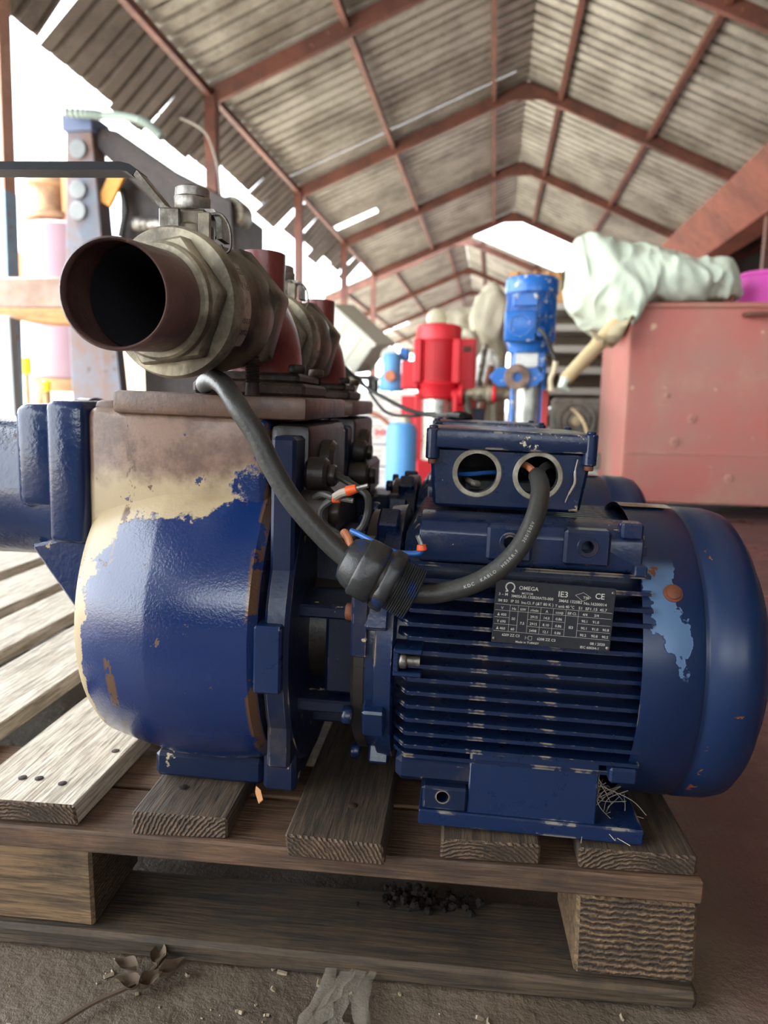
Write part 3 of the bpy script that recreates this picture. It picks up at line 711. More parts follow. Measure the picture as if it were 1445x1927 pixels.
# --- discharge: elbow, ball valve, open pipe
EX = -.238
b = MB().bb((EX-.056, -.050, .2335), (EX+.054, .060, .2465), bev=.003)
b.bb((EX-.05, -.045, .246), (EX+.047, .053, .256), bev=.003)
fl_ = b.build('discharge_flange', M['thread'], ps)
for x, y in ((.044, -.040), (.044, .05), (-.046, -.04), (-.046, .05)): MB().hexa((EX+x, y, .256), (0, 0, 1), .009, .008).build('flange_nut', M['thread'], fl_)
sb = [(0, .0066)]+[(.012+.0012*i, .0066 if i % 2 else .0057) for i in range(20)]
MB().lathe(sb, Matrix.Translation((-.2235, -.088, .2325)), 16).build('threaded_stud', M['thread'], ps, 20)
D = Vector((-.165, -1, -.055)).normalized()
C0 = Vector((EX-.011, -.068, .307)); PR = .038
hd = Vector((D.x, D.y, 0)).normalized()
arcp = [Vector((EX, 0, .247)), Vector((EX, 0, .256))]
for i in range(1, 13):
    a = R(90*i/12); arcp.append(Vector((EX, 0, .257))+hd*(.056*(1-math.cos(a)))+Vector((0, 0, .050*math.sin(a))))
arcp += [C0+D*.006]
elbow = MB().tube(arcp, PR+.001, 40).build('elbow_pipe', M['pipe'], ps)
MB().tube([(EX-.004, .004, .25), (EX-.004, .006, .3735)], .0225, 28).build('vertical_stub', M['pipe'], elbow)
FR = frame(C0, D)
valve = MB().lathe([(.012, .047), (.02, .0505), (.036, .053), (.055, .0525), (.068, .050), (.075, .0515), (.097, .0515)], FR, 64, caps=False)
valve = valve.build('ball_valve', M['valve_dark'], ps)
MB().prism([(.0565*math.cos(R(60*i+12)), .0565*math.sin(R(60*i+12))) for i in range(6)], .022, FR @ Matrix.Translation((0, 0, -.004)), .002).build('rear_hexagon', M['valve_dark'], valve)
cut(bpy.data.objects['rear_hexagon'], MB().cyl(C0-D*.03, C0+D*.03, .0352, 48))
MB().lathe([(.089, .050), (.091, .0572), (.1005, .0576), (.1045, .0555), (.1052, .045)], FR, 72, caps=False).build('body_ring', M['valve'], valve)
MB().prism([(.0515*math.cos(R(60*i+8)), .0515*math.sin(R(60*i+8))) for i in range(6)], .013, FR @ Matrix.Translation((0, 0, .103)), .002).build('front_hexagon', M['valve'], valve)
cut(bpy.data.objects['front_hexagon'], MB().cyl(C0+D*.09, C0+D*.13, .0352, 48))
MB().lathe([(.112, .0445), (.121, .0435), (.1225, .0415), (.1225, .036)], FR, 48, caps=False).build('thread_collar', M['valve'], valve)
# raised maker's lettering on the near side of the body
b = MB()
side = Vector((1, 0, 0)); side = (side-D*side.dot(D)).normalized(); upv = D.cross(side); upv = upv if upv.z > 0 else -upv
b = MB()
base_ = D.cross(side).normalized()
base_ = base_ if base_.z > 0 else -base_
def plq(u, v):
    a = R(-36+76*v); n = (side*math.cos(a)+base_*math.sin(a)).normalized()
    return C0+D*(.0685+.0195*u)+n*.0522
b.grid(3, 24, plq); b.build('cast_panel', metal('panel_brass', lin(178, 168, 152), lin(120, 110, 98), .4, .4, 40), valve)
for t, a, h in (('THGSB', 28, .0075), ('PR 16', 14, .0080), ('BIS03', -14, .0055), ('2202', -24, .0055)):
    n = (side*math.cos(R(a))+upv*math.sin(R(a))).normalized(); tn = -D; un = n.cross(tn)
    if un.z < 0: un = -un
    Mx = Matrix((tn, un, n)).transposed().to_4x4(); Mx.translation = C0+D*.0865+n*.0527
    vs, fs, w = glyphs(t, .02)
    MB().raw([(x*.0165/w, y*h, .0) for x, y in vs], fs, Mx).build('cast_lettering', M['blackpaint'], valve)
pp = MB().lathe([(.164, .0351), (.167, .0352), (.1685, .0366), (.1675, .0380), (.125, .0375), (.112, .0375)], None, 64, closed=False, caps=False)
sd = FR.inverted().to_3x3() @ Vector((1, 0, 0)); sd.z = 0; sd.normalize()
for v in pp.bm.verts:                        # the end was sawn off askew
    if v.co.z > .13: v.co.z += .005-.008*(v.co.x*sd.x+v.co.y*sd.y)/.038
bmesh.ops.transform(pp.bm, matrix=FR, verts=pp.bm.verts)
pp.build('pipe_stub', M['stub'], ps, 50)
MB().lathe([(.012, .0002), (.012, .0345), (.115, .0345), (.125, .0345), (.152, .0349)], FR, 48, caps=False).build('bore', plain('shaded_bore', lin(26, 25, 32), .7, 0, .3), valve)  # near-black lining paints in the shade inside the pipe mouth
# spindle, nut and lever
S = C0+D*.066
b = MB().cyl(S+Vector((0, 0, .045)), S+Vector((0, 0, .064)), .016, 24, bev=.002)
b.bb(S+Vector((-.012, -.014, .056)), S+Vector((.014, .016, .074)), bev=.002)
b.build('spindle', M['valve_dark'], valve)
nt = MB().hexa(S+Vector((-.002, 0, .074)), (0, 0, 1), .0165, .011, .0015, turn=R(20)); nt.lathe([(.011, .0140), (.0175, .0135), (.019, .0115)], Matrix.Translation(S+Vector((-.002, 0, .074))), 24)
nt.build('spindle_nut', M['steel'], valve)
def strap(path, w, t, name, mat):            # bent flat bar: path in x,z; width along y
    P = [Vector((p[0], 0, p[1])) for p in path]; vs = []; fs = []
    for i, p in enumerate(P):
        a = P[max(i-1, 0)]; c_ = P[min(i+1, len(P)-1)]; d = (c_-a).normalized(); n = Vector((-d.z, 0, d.x))*t/2
        for q in (p-n, p+n):
            for y in (-w/2, w/2): vs.append((q.x, q.y+y, q.z))
    for i in range(len(P)-1):
        k = 4*i
        for q in ((0, 1, 5, 4), (1, 3, 7, 5), (3, 2, 6, 7), (2, 0, 4, 6)): fs.append([k+v for v in q])
    fs += [(0, 2, 3, 1), tuple(4*(len(P)-1)+v for v in (0, 1, 3, 2))]
    mb = MB().raw(vs, fs, Matrix.Translation((0, S.y, 0)) @ Matrix.Translation((S.x, 0, S.z)))
    bmesh.ops.recalc_face_normals(mb.bm, faces=mb.bm.faces[:])
    return mb.build(name, mat, valve)
strap([(.024, .052), (.0235, .066), (.019, .0725), (-.016, .0725), (-.022, .075), (-.046, .102), (-.050, .1045)], .020, .0046, 'lever', M['steel'])
sl = [(-.046, .1015), (-.051, .1050), (-.058, .1065), (-.10, .1062), (-.26, .1055)]
strap(sl, .021, .0062, 'lever_sleeve', plain('sleeve_black', lin(24, 24, 31), .5, 0, .3, spec=.2))
MB().bb(S+Vector((-.022, -.020, .050)), S+Vector((-.005, -.0165, .073)), bev=.001).build('stop_plate', M['steel'], valve)
MB().bb(S+Vector((.010, -.020, .046)), S+Vector((.020, -.016, .070)), bev=.001).build('stop_plate', M['valve'], valve)
# spiderweb-like fibre left in the mouth is too fine to stand alone; rear copy of the whole set follows
MB().tube(smooth_path([S+Vector(q) for q in ((.016, -.012, .070), (.026, -.012, .070), (.033, -.012, .060), (.034, -.012, .045), (.029, -.012, .041), (.026, -.012, .047))]), .0012, 6).build('wire_hook', M['steel'], valve)
ps2 = copy_tree(ps)
ps2.location = (-.022, 1.045, .2876)
tag(ps2, 'blue pump set standing behind the front one, mostly hidden by it', 'pump', 'blue pump sets on the pallet')

# --- supply cable with its gland, loosely hung over the set
cb = empty('power_cable', (0, .72, .2876), (0, R(1.3), R(2.5)))
tag(cb, 'thick black rubber power cable with a gland, running into the terminal box', 'cable')
P1 = [(-.272, -.075, .2415), (-.262, -.10, .2425), (-.2455, -.125, .2455), (-.227, -.150, .2385), (-.2119, -.167, .2241), (-.1966, -.17, .204), (-.1834, -.17, .1795), (-.1679, -.17, .1549), (-.148, -.17, .1326), (-.126, -.17, .1124), (-.100, -.17, .094)]
P2 = [(-.075, -.17, .0835), (-.0526, -.17, .0834), (-.032, -.17, .0888), (-.0137, -.17, .0973), (.0039, -.168, .1112), (.0171, -.162, .1276), (.0265, -.150, .1468), (.0315, -.130, .1625), (.033, -.105, .1705), (.0335, -.080, .173)]
MB().tube(smooth_path(P1), .0084, 18).build('sheath', M['rubber'], cb)
s2 = smooth_path(P2, 8)
MB().tube(s2, .0078, 18).build('sheath', M['rubber'], cb)
b = MB()
acc = 0; chars = list('KDC  KABLO  H05RR-F   300/500V'); i0 = 14; pos = .0
camL = Vector((-.037, -.719, .232))
def at_len(L):
    for k in range(len(s2)-1):
        d = (s2[k+1]-s2[k]).length
        if L <= d: return s2[k].lerp(s2[k+1], L/d), (s2[k+1]-s2[k]).normalized()
        L -= d
    return s2[-1], (s2[-1]-s2[-2]).normalized()
pos = .050
for ch in chars:
    if ch == ' ': pos += .0022; continue
    p, t = at_len(pos); n = camL-p; n = (n-t*n.dot(t)).normalized(); up = n.cross(t)
    Mx = Matrix((t, up, n)).transposed().to_4x4(); Mx.translation = p+n*.0079-up*.0012
    vs, fs, w = glyphs(ch); b.raw([(x*.0036, y*.0036, 0) for x, y in vs], fs, Mx); pos += max(.0012, w*.0036+.0007)
b.build('cable_print', M['print'], cb)
# gland
GA, GD = Vector((-.1215, -.17, .1085)), Vector((.052, .0, -.0245)).normalized()
GF = frame(GA, GD, (0, 0, 1))
b = MB().lathe([(-.002, .010), (0, .0165), (.006, .0205), (.012, .0222), (.013, .0235)], GF, 32)
b.prism([(.0262*math.cos(R(45*i+10)), .0262*math.sin(R(45*i+10))) for i in range(8)], .019, GF @ Matrix.Translation((0, 0, .012)), .0018)
gl = b.build('gland', M['plastic_black'], cb)
MB().prism([(.0268*math.cos(R(60*i+20)), .0268*math.sin(R(60*i+20))) for i in range(6)], .011, GF @ Matrix.Translation((0, 0, .033)), .0018).build('gland_nut', M['plastic_black'], gl)
MB().lathe([(.030, .022), (.0335, .022)], GF, 32).build('gland_seal', M['blackpaint'], gl)
MB().lathe([(.043, .0205)]+[(.0445+.0009*i, .0222 if i % 2 else .0208) for i in range(20)]+[(.063, .019), (.063, .009)], GF, 40).build('gland_thread', M['plastic_black'], gl, 20)
# cut-back cores
MB().tube(smooth_path([(.033, -.088, .173), (.029, -.072, .178), (.022, -.056, .181), (.012, -.03, .176)]), .0032, 10).build('core', M['copper'], cb, label='bare-looking brown core')
MB().tube(smooth_path([(.035, -.086, .174), (.040, -.068, .180), (.050, -.05, .181), (.06, -.03, .176)]), .0036, 10).build('core', M['rubber'], cb, label='black core')
loop = smooth_path([(-.163, -.10, .140), (-.1587, -.115, .1475), (-.1500, -.125, .1525), (-.1385, -.135, .1514)])
MB().tube(loop, .0030, 10).build('core', M['rubber'], cb, label='black core with a ferrule')
loop = smooth_path([(-.1243, -.145, .1591), (-.139, -.13, .150), (-.1505, -.122, .140), (-.150, -.12, .128), (-.140, -.12, .1195), (-.1276, -.12, .116), (-.1164, -.12, .124), (-.1113, -.12, .1379), (-.1140, -.11, .1515), (-.130, -.10, .160), (-.15, -.085, .168)])
MB().tube(loop, .0034, 10).build('core', M['rubber'], cb, label='black core curled in a loop')
MB().tube(smooth_path([(-.137, -.14, .1525), (-.1310, -.142, .1565), (-.1243, -.145, .1591)]), .0035, 10).build('core', M['corewhite'], cb, label='grey-white core')
MB().tube(smooth_path([(-.1265, -.155, .1270), (-.1215, -.163, .1235), (-.1175, -.168, .116), (-.1150, -.17, .109)]), [.002]+[.0034]*18, 10).build('core', M['copper'], cb, label='brown core')
MB().tube(smooth_path([(-.125, -.12, .1215), (-.112, -.13, .1185), (-.1, -.14, .115), (-.085, -.15, .1115), (-.0722, -.15, .1107), (-.0645, -.15, .1118), (-.0623, -.15, .1145)]), .0024, 10).build('core', M['wireblue'], cb, label='blue core')
for a, c_, e in (((-.1390, -.135, .1514), (-.1325, -.136, .1508), (-.1215, -.138, .1500)), ((-.1265, -.145, .1585), (-.1180, -.146, .1615), (-.1085, -.147, .1645)), ((-.0620, -.15, .1142), (-.0626, -.15, .1188), (-.0660, -.15, .1262))):
    a, c_, e = Vector(a), Vector(c_), Vector(e)
    MB().lathe([(0, .0040), (.0008, .0044), ((c_-a).length, .0036)], frame(a, c_-a), 16).build('ferrule', M['orange'], cb)
    MB().cyl(c_, e, .0021, 8).build('strand', M['tin'], cb)

# ================================================================== THE REST OF THE SHED
from mathutils import noise as mn
def xz(px, py, Y):
    p = W(px, py, Y); return p.x, p.z
# closed sides of the neighbouring bay
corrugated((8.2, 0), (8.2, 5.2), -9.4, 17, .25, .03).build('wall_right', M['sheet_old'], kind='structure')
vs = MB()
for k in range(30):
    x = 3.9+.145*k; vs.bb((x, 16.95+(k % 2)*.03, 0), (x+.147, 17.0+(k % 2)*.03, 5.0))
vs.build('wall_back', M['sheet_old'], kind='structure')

corrugated((-2.9, 0), (-2.9, 3.4), -9.4, -3.2, .25, .03).build('shade_wall_left', M['sheet_old'], kind='structure')  # unseen wall added to hold back side light from behind the camera

vs = MB()
for k in range(45):                          # unseen low wall added behind the camera to dim the front light
    x = -2.9+.245*k
    vs.bb((x, -8.0-(k % 2)*.03, 0), (x+.247, -7.95-(k % 2)*.03, 2.0))
vs.build('shade_wall_front', M['sheet_old'], kind='structure')

# --- big red tank with things on it
M['tank'] = None
def tank_mat():
    s = Mt('tank_red'); x, y, z = s.xyz()
    c = s.mix(s.step(s.noise(1.7, 5, .6), .36, .68), lin(180, 104, 95), lin(166, 120, 108))
    c = s.mix(s.op('MULTIPLY', s.step(s.noise(4, 6, .7), .5, .7), .5), c, lin(178, 140, 120))
    c = s.mix(s.step(s.noise(14, 3, .5), .70, .74), c, lin(206, 168, 140))
    c = s.mix(s.op('MULTIPLY', s.step(s.edge(.02), .05, .15), .7), c, lin(206, 166, 136))
    return s.out(c, .62, 0, s.noise(20, 4), .003, .2)
M['tank'] = tank_mat()
tx0, _ = xz(1188, 575, 3.6); tz1 = xz(1200, 572, 3.6)[1]; tz0 = xz(1180, 945, 3.6)[1]
tank = empty('steel_tank', (tx0, 3.6, 0)); tag(tank, 'large dusty red steel tank, box-shaped, standing on short legs', 'tank')
b = MB().bb((0, 0, tz0), (2.3, .85, tz1), bev=.02, seg=2); b.bb((.02, -.004, tz0+.24), (2.28, .0, tz0+.246)); b.build('shell', M['tank'], tank)
MB().bb((-.012, -.012, tz1-.02), (2.31, .862, tz1+.006), bev=.006).build('rim', M['tank'], tank)
for x in (.10, 1.1, 2.1):
    for y in (.06, .75): MB().bb((x, y, 0), (x+.09, y+.07, tz0+.01), bev=.005).build('leg', M['frame'], tank)
MB().tube(smooth_path([(.50, -.012, tz1-.05), (.54, -.05, tz1-.052), (.85, -.05, tz1-.05), (.90, -.012, tz1-.05)]), .011, 8).build('handle', M['frame'], tank)
for x, z, r in ((.24, .30, .022), (.31, .41, .02), (.5, .13, .02), (.19, .52, .012)):
    MB().lathe([(0, r), (.004, r), (.006, r*.5)], frame((x, 0, tz0+z), (0, -1, 0)), 14).build('weld_boss', M['tank'], tank)
# crumpled cloth over the left corner
M['cloth'] = plain('pale_cloth', lin(206, 218, 200), .85, 0, .10, 5, .3)
prof = [(1060, 505, 548), (1072, 470, 585), (1090, 457, 604), (1112, 454, 622), (1150, 456, 640), (1180, 461, 634), (1200, 470, 612), (1222, 476, 578), (1250, 482, 571), (1290, 494, 571), (1325, 498, 570), (1352, 503, 570), (1372, 522, 569), (1386, 545, 567)]
def cloth_at(u, v):
    f = u*(len(prof)-1); i = min(int(f), len(prof)-2); t = f-i
    a = [prof[i][k]*(1-t)+prof[i+1][k]*t for k in range(3)]
    top = W(a[0], a[1], 3.78); bot = W(a[0], a[2], 3.78); c = (top+bot)/2; rz = (top.z-bot.z)/2
    ry = .26*min(1, math.sin(math.pi*min(max(u, .02), .98))**.5+.1)
    an = 2*math.pi*v
    q = Vector((c.x, c.y-ry*math.cos(an), c.z+rz*math.sin(an)))
    n = Vector((0, -math.cos(an), math.sin(an)))
    s = (1-abs(mn.noise(Vector((q.x*4+q.z*2.5+2, math.cos(an)*1.2, q.z*3)))*2))*.035+(1-abs(mn.noise(Vector((q.x*11+q.z*5, q.y*6, q.z*6-q.x*3)))*2))*.022+(1-abs(mn.noise(Vector((q.x*24+q.z*9, q.y*9, q.z*14)))*2))*.008+.006
    edge = min(1, u*9, (1-u)*9)
    q += n*(s-.03)*edge+Vector((mn.noise(q*8), 0, mn.noise(q*8+Vector((5, 0, 0)))))*.025*edge
    if q.x > tx0-.03 and q.z < tz1+.012 and 3.58 < q.y < 4.5: q.z = tz1+.012
    return q
b = MB().grid(110, 72, cloth_at); bmesh.ops.remove_doubles(b.bm, verts=b.bm.verts, dist=.0005)
bmesh.ops.recalc_face_normals(b.bm, faces=b.bm.faces[:])
cl = b.build('cloth_bundle', M['cloth'], None, 60, label='crumpled pale green cloth bundled on the corner of the red tank', cat='cloth')
pa, pb = W(1160, 612, 3.56), W(1064, 714, 3.40)
pole = empty('wrapped_roll', pb); tag(pole, 'cream fabric-wrapped roll sticking out under the pale green cloth', 'roll')
b = MB().tube([pa-pb, (pa-pb)*.66, (pa-pb)*.33, Vector((0, 0, 0))], [.040, .036, .033, .030], 18); b.build('roll', plain('cream_fabric', lin(214, 190, 146), .8, 0, .18, 14, .3), pole)
MB().tube([(.0, 0, 0), (-.014, -.01, -.03), (.02, 0, -.05)], [.026, .022, .006], 10).build('frayed_end', M['cloth'], pole)
b = MB().grid(10, 8, lambda u, v: (pa-pb)*(.72+.36*u)+Vector((.05-.12*v+.02*math.sin(9*u), -.03+.05*math.sin(5*v+3*u), .03*math.sin(7*v)-.16*v*u+.02)))
b.build('fabric_flap', plain('beige_flap', lin(196, 182, 148), .85, 0, .15, 9, .3), pole)
hx, hz = xz(1330, 560, 3.72)
br = empty('bent_bracket', (hx, 3.66, tz1+.006)); tag(br, 'bent brown metal bracket lying at the right end of the cloth', 'bracket')
q = [(W(x, y, 3.66)-Vector((hx, 3.66, tz1+.006))) for x, y in ((1302, 566), (1352, 548), (1375, 528), (1388, 540), (1376, 566), (1362, 566))]
MB().tube(q, .011, 8).build('rod', M['frame'], br)
bx, bz = xz(1440, 567, 3.95)
bk = empty('pink_bucket', (bx+.005, 3.98, tz1+.006)); tag(bk, 'bright pink plastic bucket turned upside down on the red tank', 'bucket')
pk = plain('pink_plastic', lin(236, 92, 200), .35, 0, .05)
MB().lathe([(0, .165), (.004, .172), (.018, .172), (.020, .163), (.17, .138), (.185, .132), (.195, .118), (.197, .02)], None, 48).build('bucket_body', pk, bk)
MB().lathe([(.168, .139), (.172, .146), (.184, .143), (.188, .132)], None, 48, caps=False).build('rim', pk, bk)

# --- upright multistage pumps
def fins_ring(r0, r1, z0, z1, n, th):
    b = MB()
    for k in range(n): b.box(((r0+r1)/2, 0, (z0+z1)/2), (r1-r0, th, z1-z0), M=Matrix.Rotation(2*math.pi*k/n, 4, 'Z'))
    return b
bluep = paint('sky_blue_paint', lin(34, 104, 186), chips=.60, edge=.5, er=.006, prim=lin(206, 204, 196), rust=lin(190, 188, 182), grime=.2, orange=.2)
px0, _ = xz(994, 700, 2.8); zf = lambda y: xz(994, y, 2.8)[1]
vp = empty('vertical_pump', (px0, 2.8, 0)); tag(vp, 'tall blue upright multistage pump with chipped cap and steel sleeve', 'pump')
MB().bb((-.12, -.1, 0), (.12, .1, .05), bev=.01).bb((-.08, -.08, .05), (.08, .08, .16), bev=.01).build('base', bluep, vp)
MB().lathe([(.15, .058), (zf(690), .058)], None, 36).build('sleeve', metal('sleeve_steel', lin(206, 206, 198), lin(150, 150, 142), .3, .8, 6, .05), vp)
for a in (35, 145, 215, 325):
    MB().cyl((.068*math.cos(R(a)), .068*math.sin(R(a)), .12), (.068*math.cos(R(a)), .068*math.sin(R(a)), zf(672)), .008, 10).build('tie_rod', bluep, vp)
MB().bb((.052, -.05, .16), (.075, .04, zf(735))).build('guard_strip', plain('guard_red', lin(170, 50, 46), .5), vp)
MB().bb((-.060, -.055, zf(694)), (.060, .055, zf(663)), bev=.006).build('pump_head', bluep, vp)
MB().bb((-.052, -.059, zf(691)), (.030, -.0545, zf(667))).build('label', rusty('white_label', lin(222, 222, 216), lin(206, 206, 202), 30, .5, lin(170, 90, 90), .62), vp)
b = MB().cyl((-.045, -.05, zf(712)), (-.045, -.115, zf(712)), .034, 24); b.ring((-.045, -.115, zf(712)), (-.045, -.132, zf(712)), .046, .018, 28, .002)
b.build('outlet', metal('outlet_iron', lin(150, 126, 112), lin(104, 84, 74), .6, .3, 20), vp)
MB().prism([(-.10, 0), (-.07, .034), (.07, .034), (.10, 0), (.07, -.034), (-.07, -.034)], .014, frame((-.045, -.104, zf(712)), (0, -1, 0)), .002).build('outlet_flange', bluep, vp)
MB().lathe([(zf(667), .062), (zf(664), .078), (zf(652), .084), (zf(646), .09), (zf(640), .088)], None, 40).build('motor_stool', bluep, vp)
MB().lathe([(zf(650), .082), (zf(552), .082)], None, 40).build('motor_body', bluep, vp)
fins_ring(.08, .093, zf(645), zf(548), 44, .0045).build('cooling_fins', bluep, vp, kind='stuff')
MB().lathe([(zf(556), .090), (zf(554), .098), (zf(530), .098), (zf(525), .092), (zf(522), .07)], None, 48).build('fan_cap', bluep, vp)
MB().bb((-.098, -.128, zf(648)), (.014, -.06, zf(592)), bev=.008, seg=2).build('terminal_box', bluep, vp)
MB().ring((-.042, -.127, zf(619)), (-.042, -.131, zf(619)), .042, .036, 32, .001).build('embossed_ring', bluep, vp)
MB().bb((-.070, -.100, zf(582)), (.018, -.086, zf(560)), bev=.002).build('rating_plate', bluep, vp)
MB().cyl((.03, -.115, zf(630)), (.03, -.06, zf(630)), .018, 14, bev=.003).build('cable_boss', bluep, vp)
cd = empty('dangling_wire', (px0+.06, 2.68, zf(640))); tag(cd, 'thin cord hanging from the blue upright pump, taped pale at its end', 'cord')
MB().tube(smooth_path([(-.035, .0, .03), (-.01, -.01, 0), (.015, 0, -.05), (.03, 0, -.09)]), .007, 8).build('cord', M['rubber'], cd)
MB().tube(smooth_path([(.03, 0, -.085), (.026, 0, -.12), (.015, 0, -.15), (.02, 0, -.19)]), .010, 8).build('taped_end', plain('beige_tape', lin(206, 190, 160), .8), cd)

redp = paint('signal_red_paint', lin(206, 34, 46), chips=.78, edge=.8, grime=.1, orange=.1, rough=.4)
rx, _ = xz(824, 700, 4.0); zf = lambda y: xz(824, y, 4.0)[1]
rp = empty('vertical_pump', (rx, 4.0, 0)); tag(rp, 'red upright fire pump with finned motor and steel sleeve', 'pump')
MB().bb((-.16, -.14, 0), (.16, .14, .06), bev=.01).bb((-.1, -.1, .06), (.1, .1, .22), bev=.01).build('base', redp, rp)
MB().lathe([(.2, .082), (zf(745), .082)], None, 40).build('sleeve', metal('sleeve_bright', lin(226, 224, 214), lin(170, 168, 158), .25, .85, 4, .03), rp)
for x in (-.115, .092): MB().bb((x, -.09, .08), (x+.022, -.07, zf(740)), bev=.003).build('tie_strip', redp, rp)
MB().lathe([(zf(752), .088), (zf(748), .105), (zf(730), .115), (zf(724), .125), (zf(718), .112)], None, 40).build('motor_stool', redp, rp)
MB().lathe([(zf(724), .106), (zf(636), .106)], None, 40).build('motor_body', redp, rp)
fins_ring(.104, .118, zf(722), zf(640), 40, .006).build('cooling_fins', redp, rp, kind='stuff')
for x in (-.125, .083): MB().bb((x, -.105, zf(722)), (x+.042, -.055, zf(640)), bev=.006).build('side_pad', redp, rp)
MB().lathe([(zf(644), .118), (zf(641), .124), (zf(620), .124), (zf(614), .118), (zf(611), .09)], None, 48).build('fan_cap', redp, rp)
MB().bb((-.192, -.09, zf(734)), (-.10, .06, zf(681)), bev=.006).build('terminal_box', redp, rp)
b = MB().cyl((.08, -.05, zf(742)), (.138, -.05, zf(742)), .034, 20); b.cyl((.12, -.05, zf(742)), (.14, -.05, zf(742)), .062, 20); b.build('outlet', redp, rp)
x0, z0 = xz(842, 800, 4.25); x1, z1 = xz(897, 637, 4.25)
cabn = empty('control_cabinet', ((x0+x1)/2, 4.25, 0)); tag(cabn, 'red steel control cabinet standing behind the red upright pump', 'cabinet')
hw = (x1-x0)/2
MB().bb((-hw, 0, .1), (hw, .18, z1), bev=.006).build('body', redp, cabn); MB().bb((-hw+.012, -.008, .16), (hw-.012, .002, z1-.02), bev=.003).build('door', redp, cabn)
MB().bb((.0, -.02, z1-.075), (hw-.03, -.006, z1-.045), bev=.003).build('latch', M['frame'], cabn)
MB().bb((-hw+.01, .02, 0), (hw-.01, .16, .1)).build('plinth', redp, cabn)
x0, z0 = xz(757, 800, 4.3)
MB().bb((x0, 4.22, 0), (x0+.13, 4.36, xz(757, 745, 4.3)[1]), bev=.005).build('red_pedestal', redp, None, label='low red steel pedestal left of the red upright pump', cat='pedestal')
pa = W(873, 741, 3.95); vl = empty('pipe_valve', pa); tag(vl, 'dull brass pipe valve with a red wheel beside the red cabinet', 'valve')
MB().lathe([(0, .02), (.02, .028), (.05, .028), (.06, .042), (.12, .042), (.13, .05), (.16, .05), (.17, .036), (.25, .03)], Matrix.Rotation(R(90), 4, 'Y'), 20).build('body', M['valve'], vl)
MB().cyl((.152, -.03, 0), (.172, -.03, 0), .046, 20, bev=.005).build('hand_wheel', redp, vl)
MB().cyl((.01, 0, 0), (.13, 0, -pa.z), .025, 12).build('riser_pipe', M['valve_dark'], vl)

# --- storage rack of slats, carton, fan, box
rk0 = W(1034, 760, 5.2); rk1 = W(1166, 560, 5.2)
rack = empty('slatted_rack', (rk0.x, 5.2, 0)); tag(rack, 'grey rack of horizontal metal shelves between the blue pump and the red tank', 'rack')
gs = plain('shelf_grey', lin(176, 172, 162), .55, .2, .2, 3); wdt = rk1.x-rk0.x
for k in range(9):
    z = rk1.z-.03-k*.145
    MB().bb((-.25, 0, z-.05), (wdt, .5, z), bev=.006).build('shelf', gs, rack)
    MB().bb((-.22, .42, z-.14), (wdt-.02, .45, z-.05)).build('back_slat', plain('slat_brown', lin(140, 126, 108), .7), rack) if k < 8 else None
for x in (-.28, wdt-.01):
    for y in (0, .46): MB().bb((x, y, 0), (x+.04, y+.04, rk1.z-.031)).build('post', M['frame'] if x < 0 else gs, rack)
cp = W(1012, 552, 5.2)
ct = empty('torn_carton', (cp.x, 5.3, rk1.z-.02)); tag(ct, 'torn brown cardboard carton on top of the slatted rack', 'carton')
kb = plain('cardboard', lin(196, 150, 100), .85, 0, .22, 6, .3)
MB().bb((-.19, -.1, -.008), (.19, .15, .15), bev=.01).jitter(.012, 3).build('box', kb, ct)
for k in range(7):
    MB().box((-.17+.055*k, -.06+.02*(k % 3), .17), (.06, .012, .07), rot=(R(20*(k % 3-1)), R(12*(k % 2)), R(25*(k % 4-1)))).build('torn_flap', kb, ct)
f0 = W(1084, 792, 4.6)
fan = empty('dusty_fan', (f0.x, 4.6, f0.z)); tag(fan, 'square dust-caked fan housing below the slatted rack', 'fan')
dg = rusty('dust_grey', lin(140, 136, 124), lin(98, 96, 90), 9, .85, lin(72, 84, 104), .6)
b = MB().bb((-.15, 0, -.14), (.15, .16, .14), bev=.02); b.bb((-.13, .02, -f0.z), (.13, .15, -.13)); b.build('housing', dg, fan)
for k, r in enumerate((.12, .085, .05)): MB().ring((0, -.002, 0), (0, -.018, 0), r, r-.022, 32, .003).build('guard_ring', dg, fan)
MB().lathe([(0, .035), (.02, .03), (.03, .012)], frame((0, 0, 0), (0, -1, 0)), 20).build('hub', plain('hub_dust', lin(190, 176, 140), .8), fan)
f1 = W(1112, 868, 3.3)
jb = empty('junction_box', (f1.x, 3.3, f1.z)); tag(jb, 'small grey junction box with a thin tan cord at the left side of the tank', 'box')
MB().bb((-.04, 0, -.04), (.04, .05, .04), bev=.006).build('box', dg, jb); MB().bb((-.03, .01, -f1.z), (.03, .05, -.04)).build('stand', gs, jb)
MB().tube(smooth_path([W(1112, 868, 3.29)-f1, W(1108, 830, 3.32)-f1, W(1096, 790, 3.6)-f1, W(1075, 768, 4.5)-f1]), .008, 8).build('cord', plain('tan_cord', lin(176, 152, 116), .7), jb)

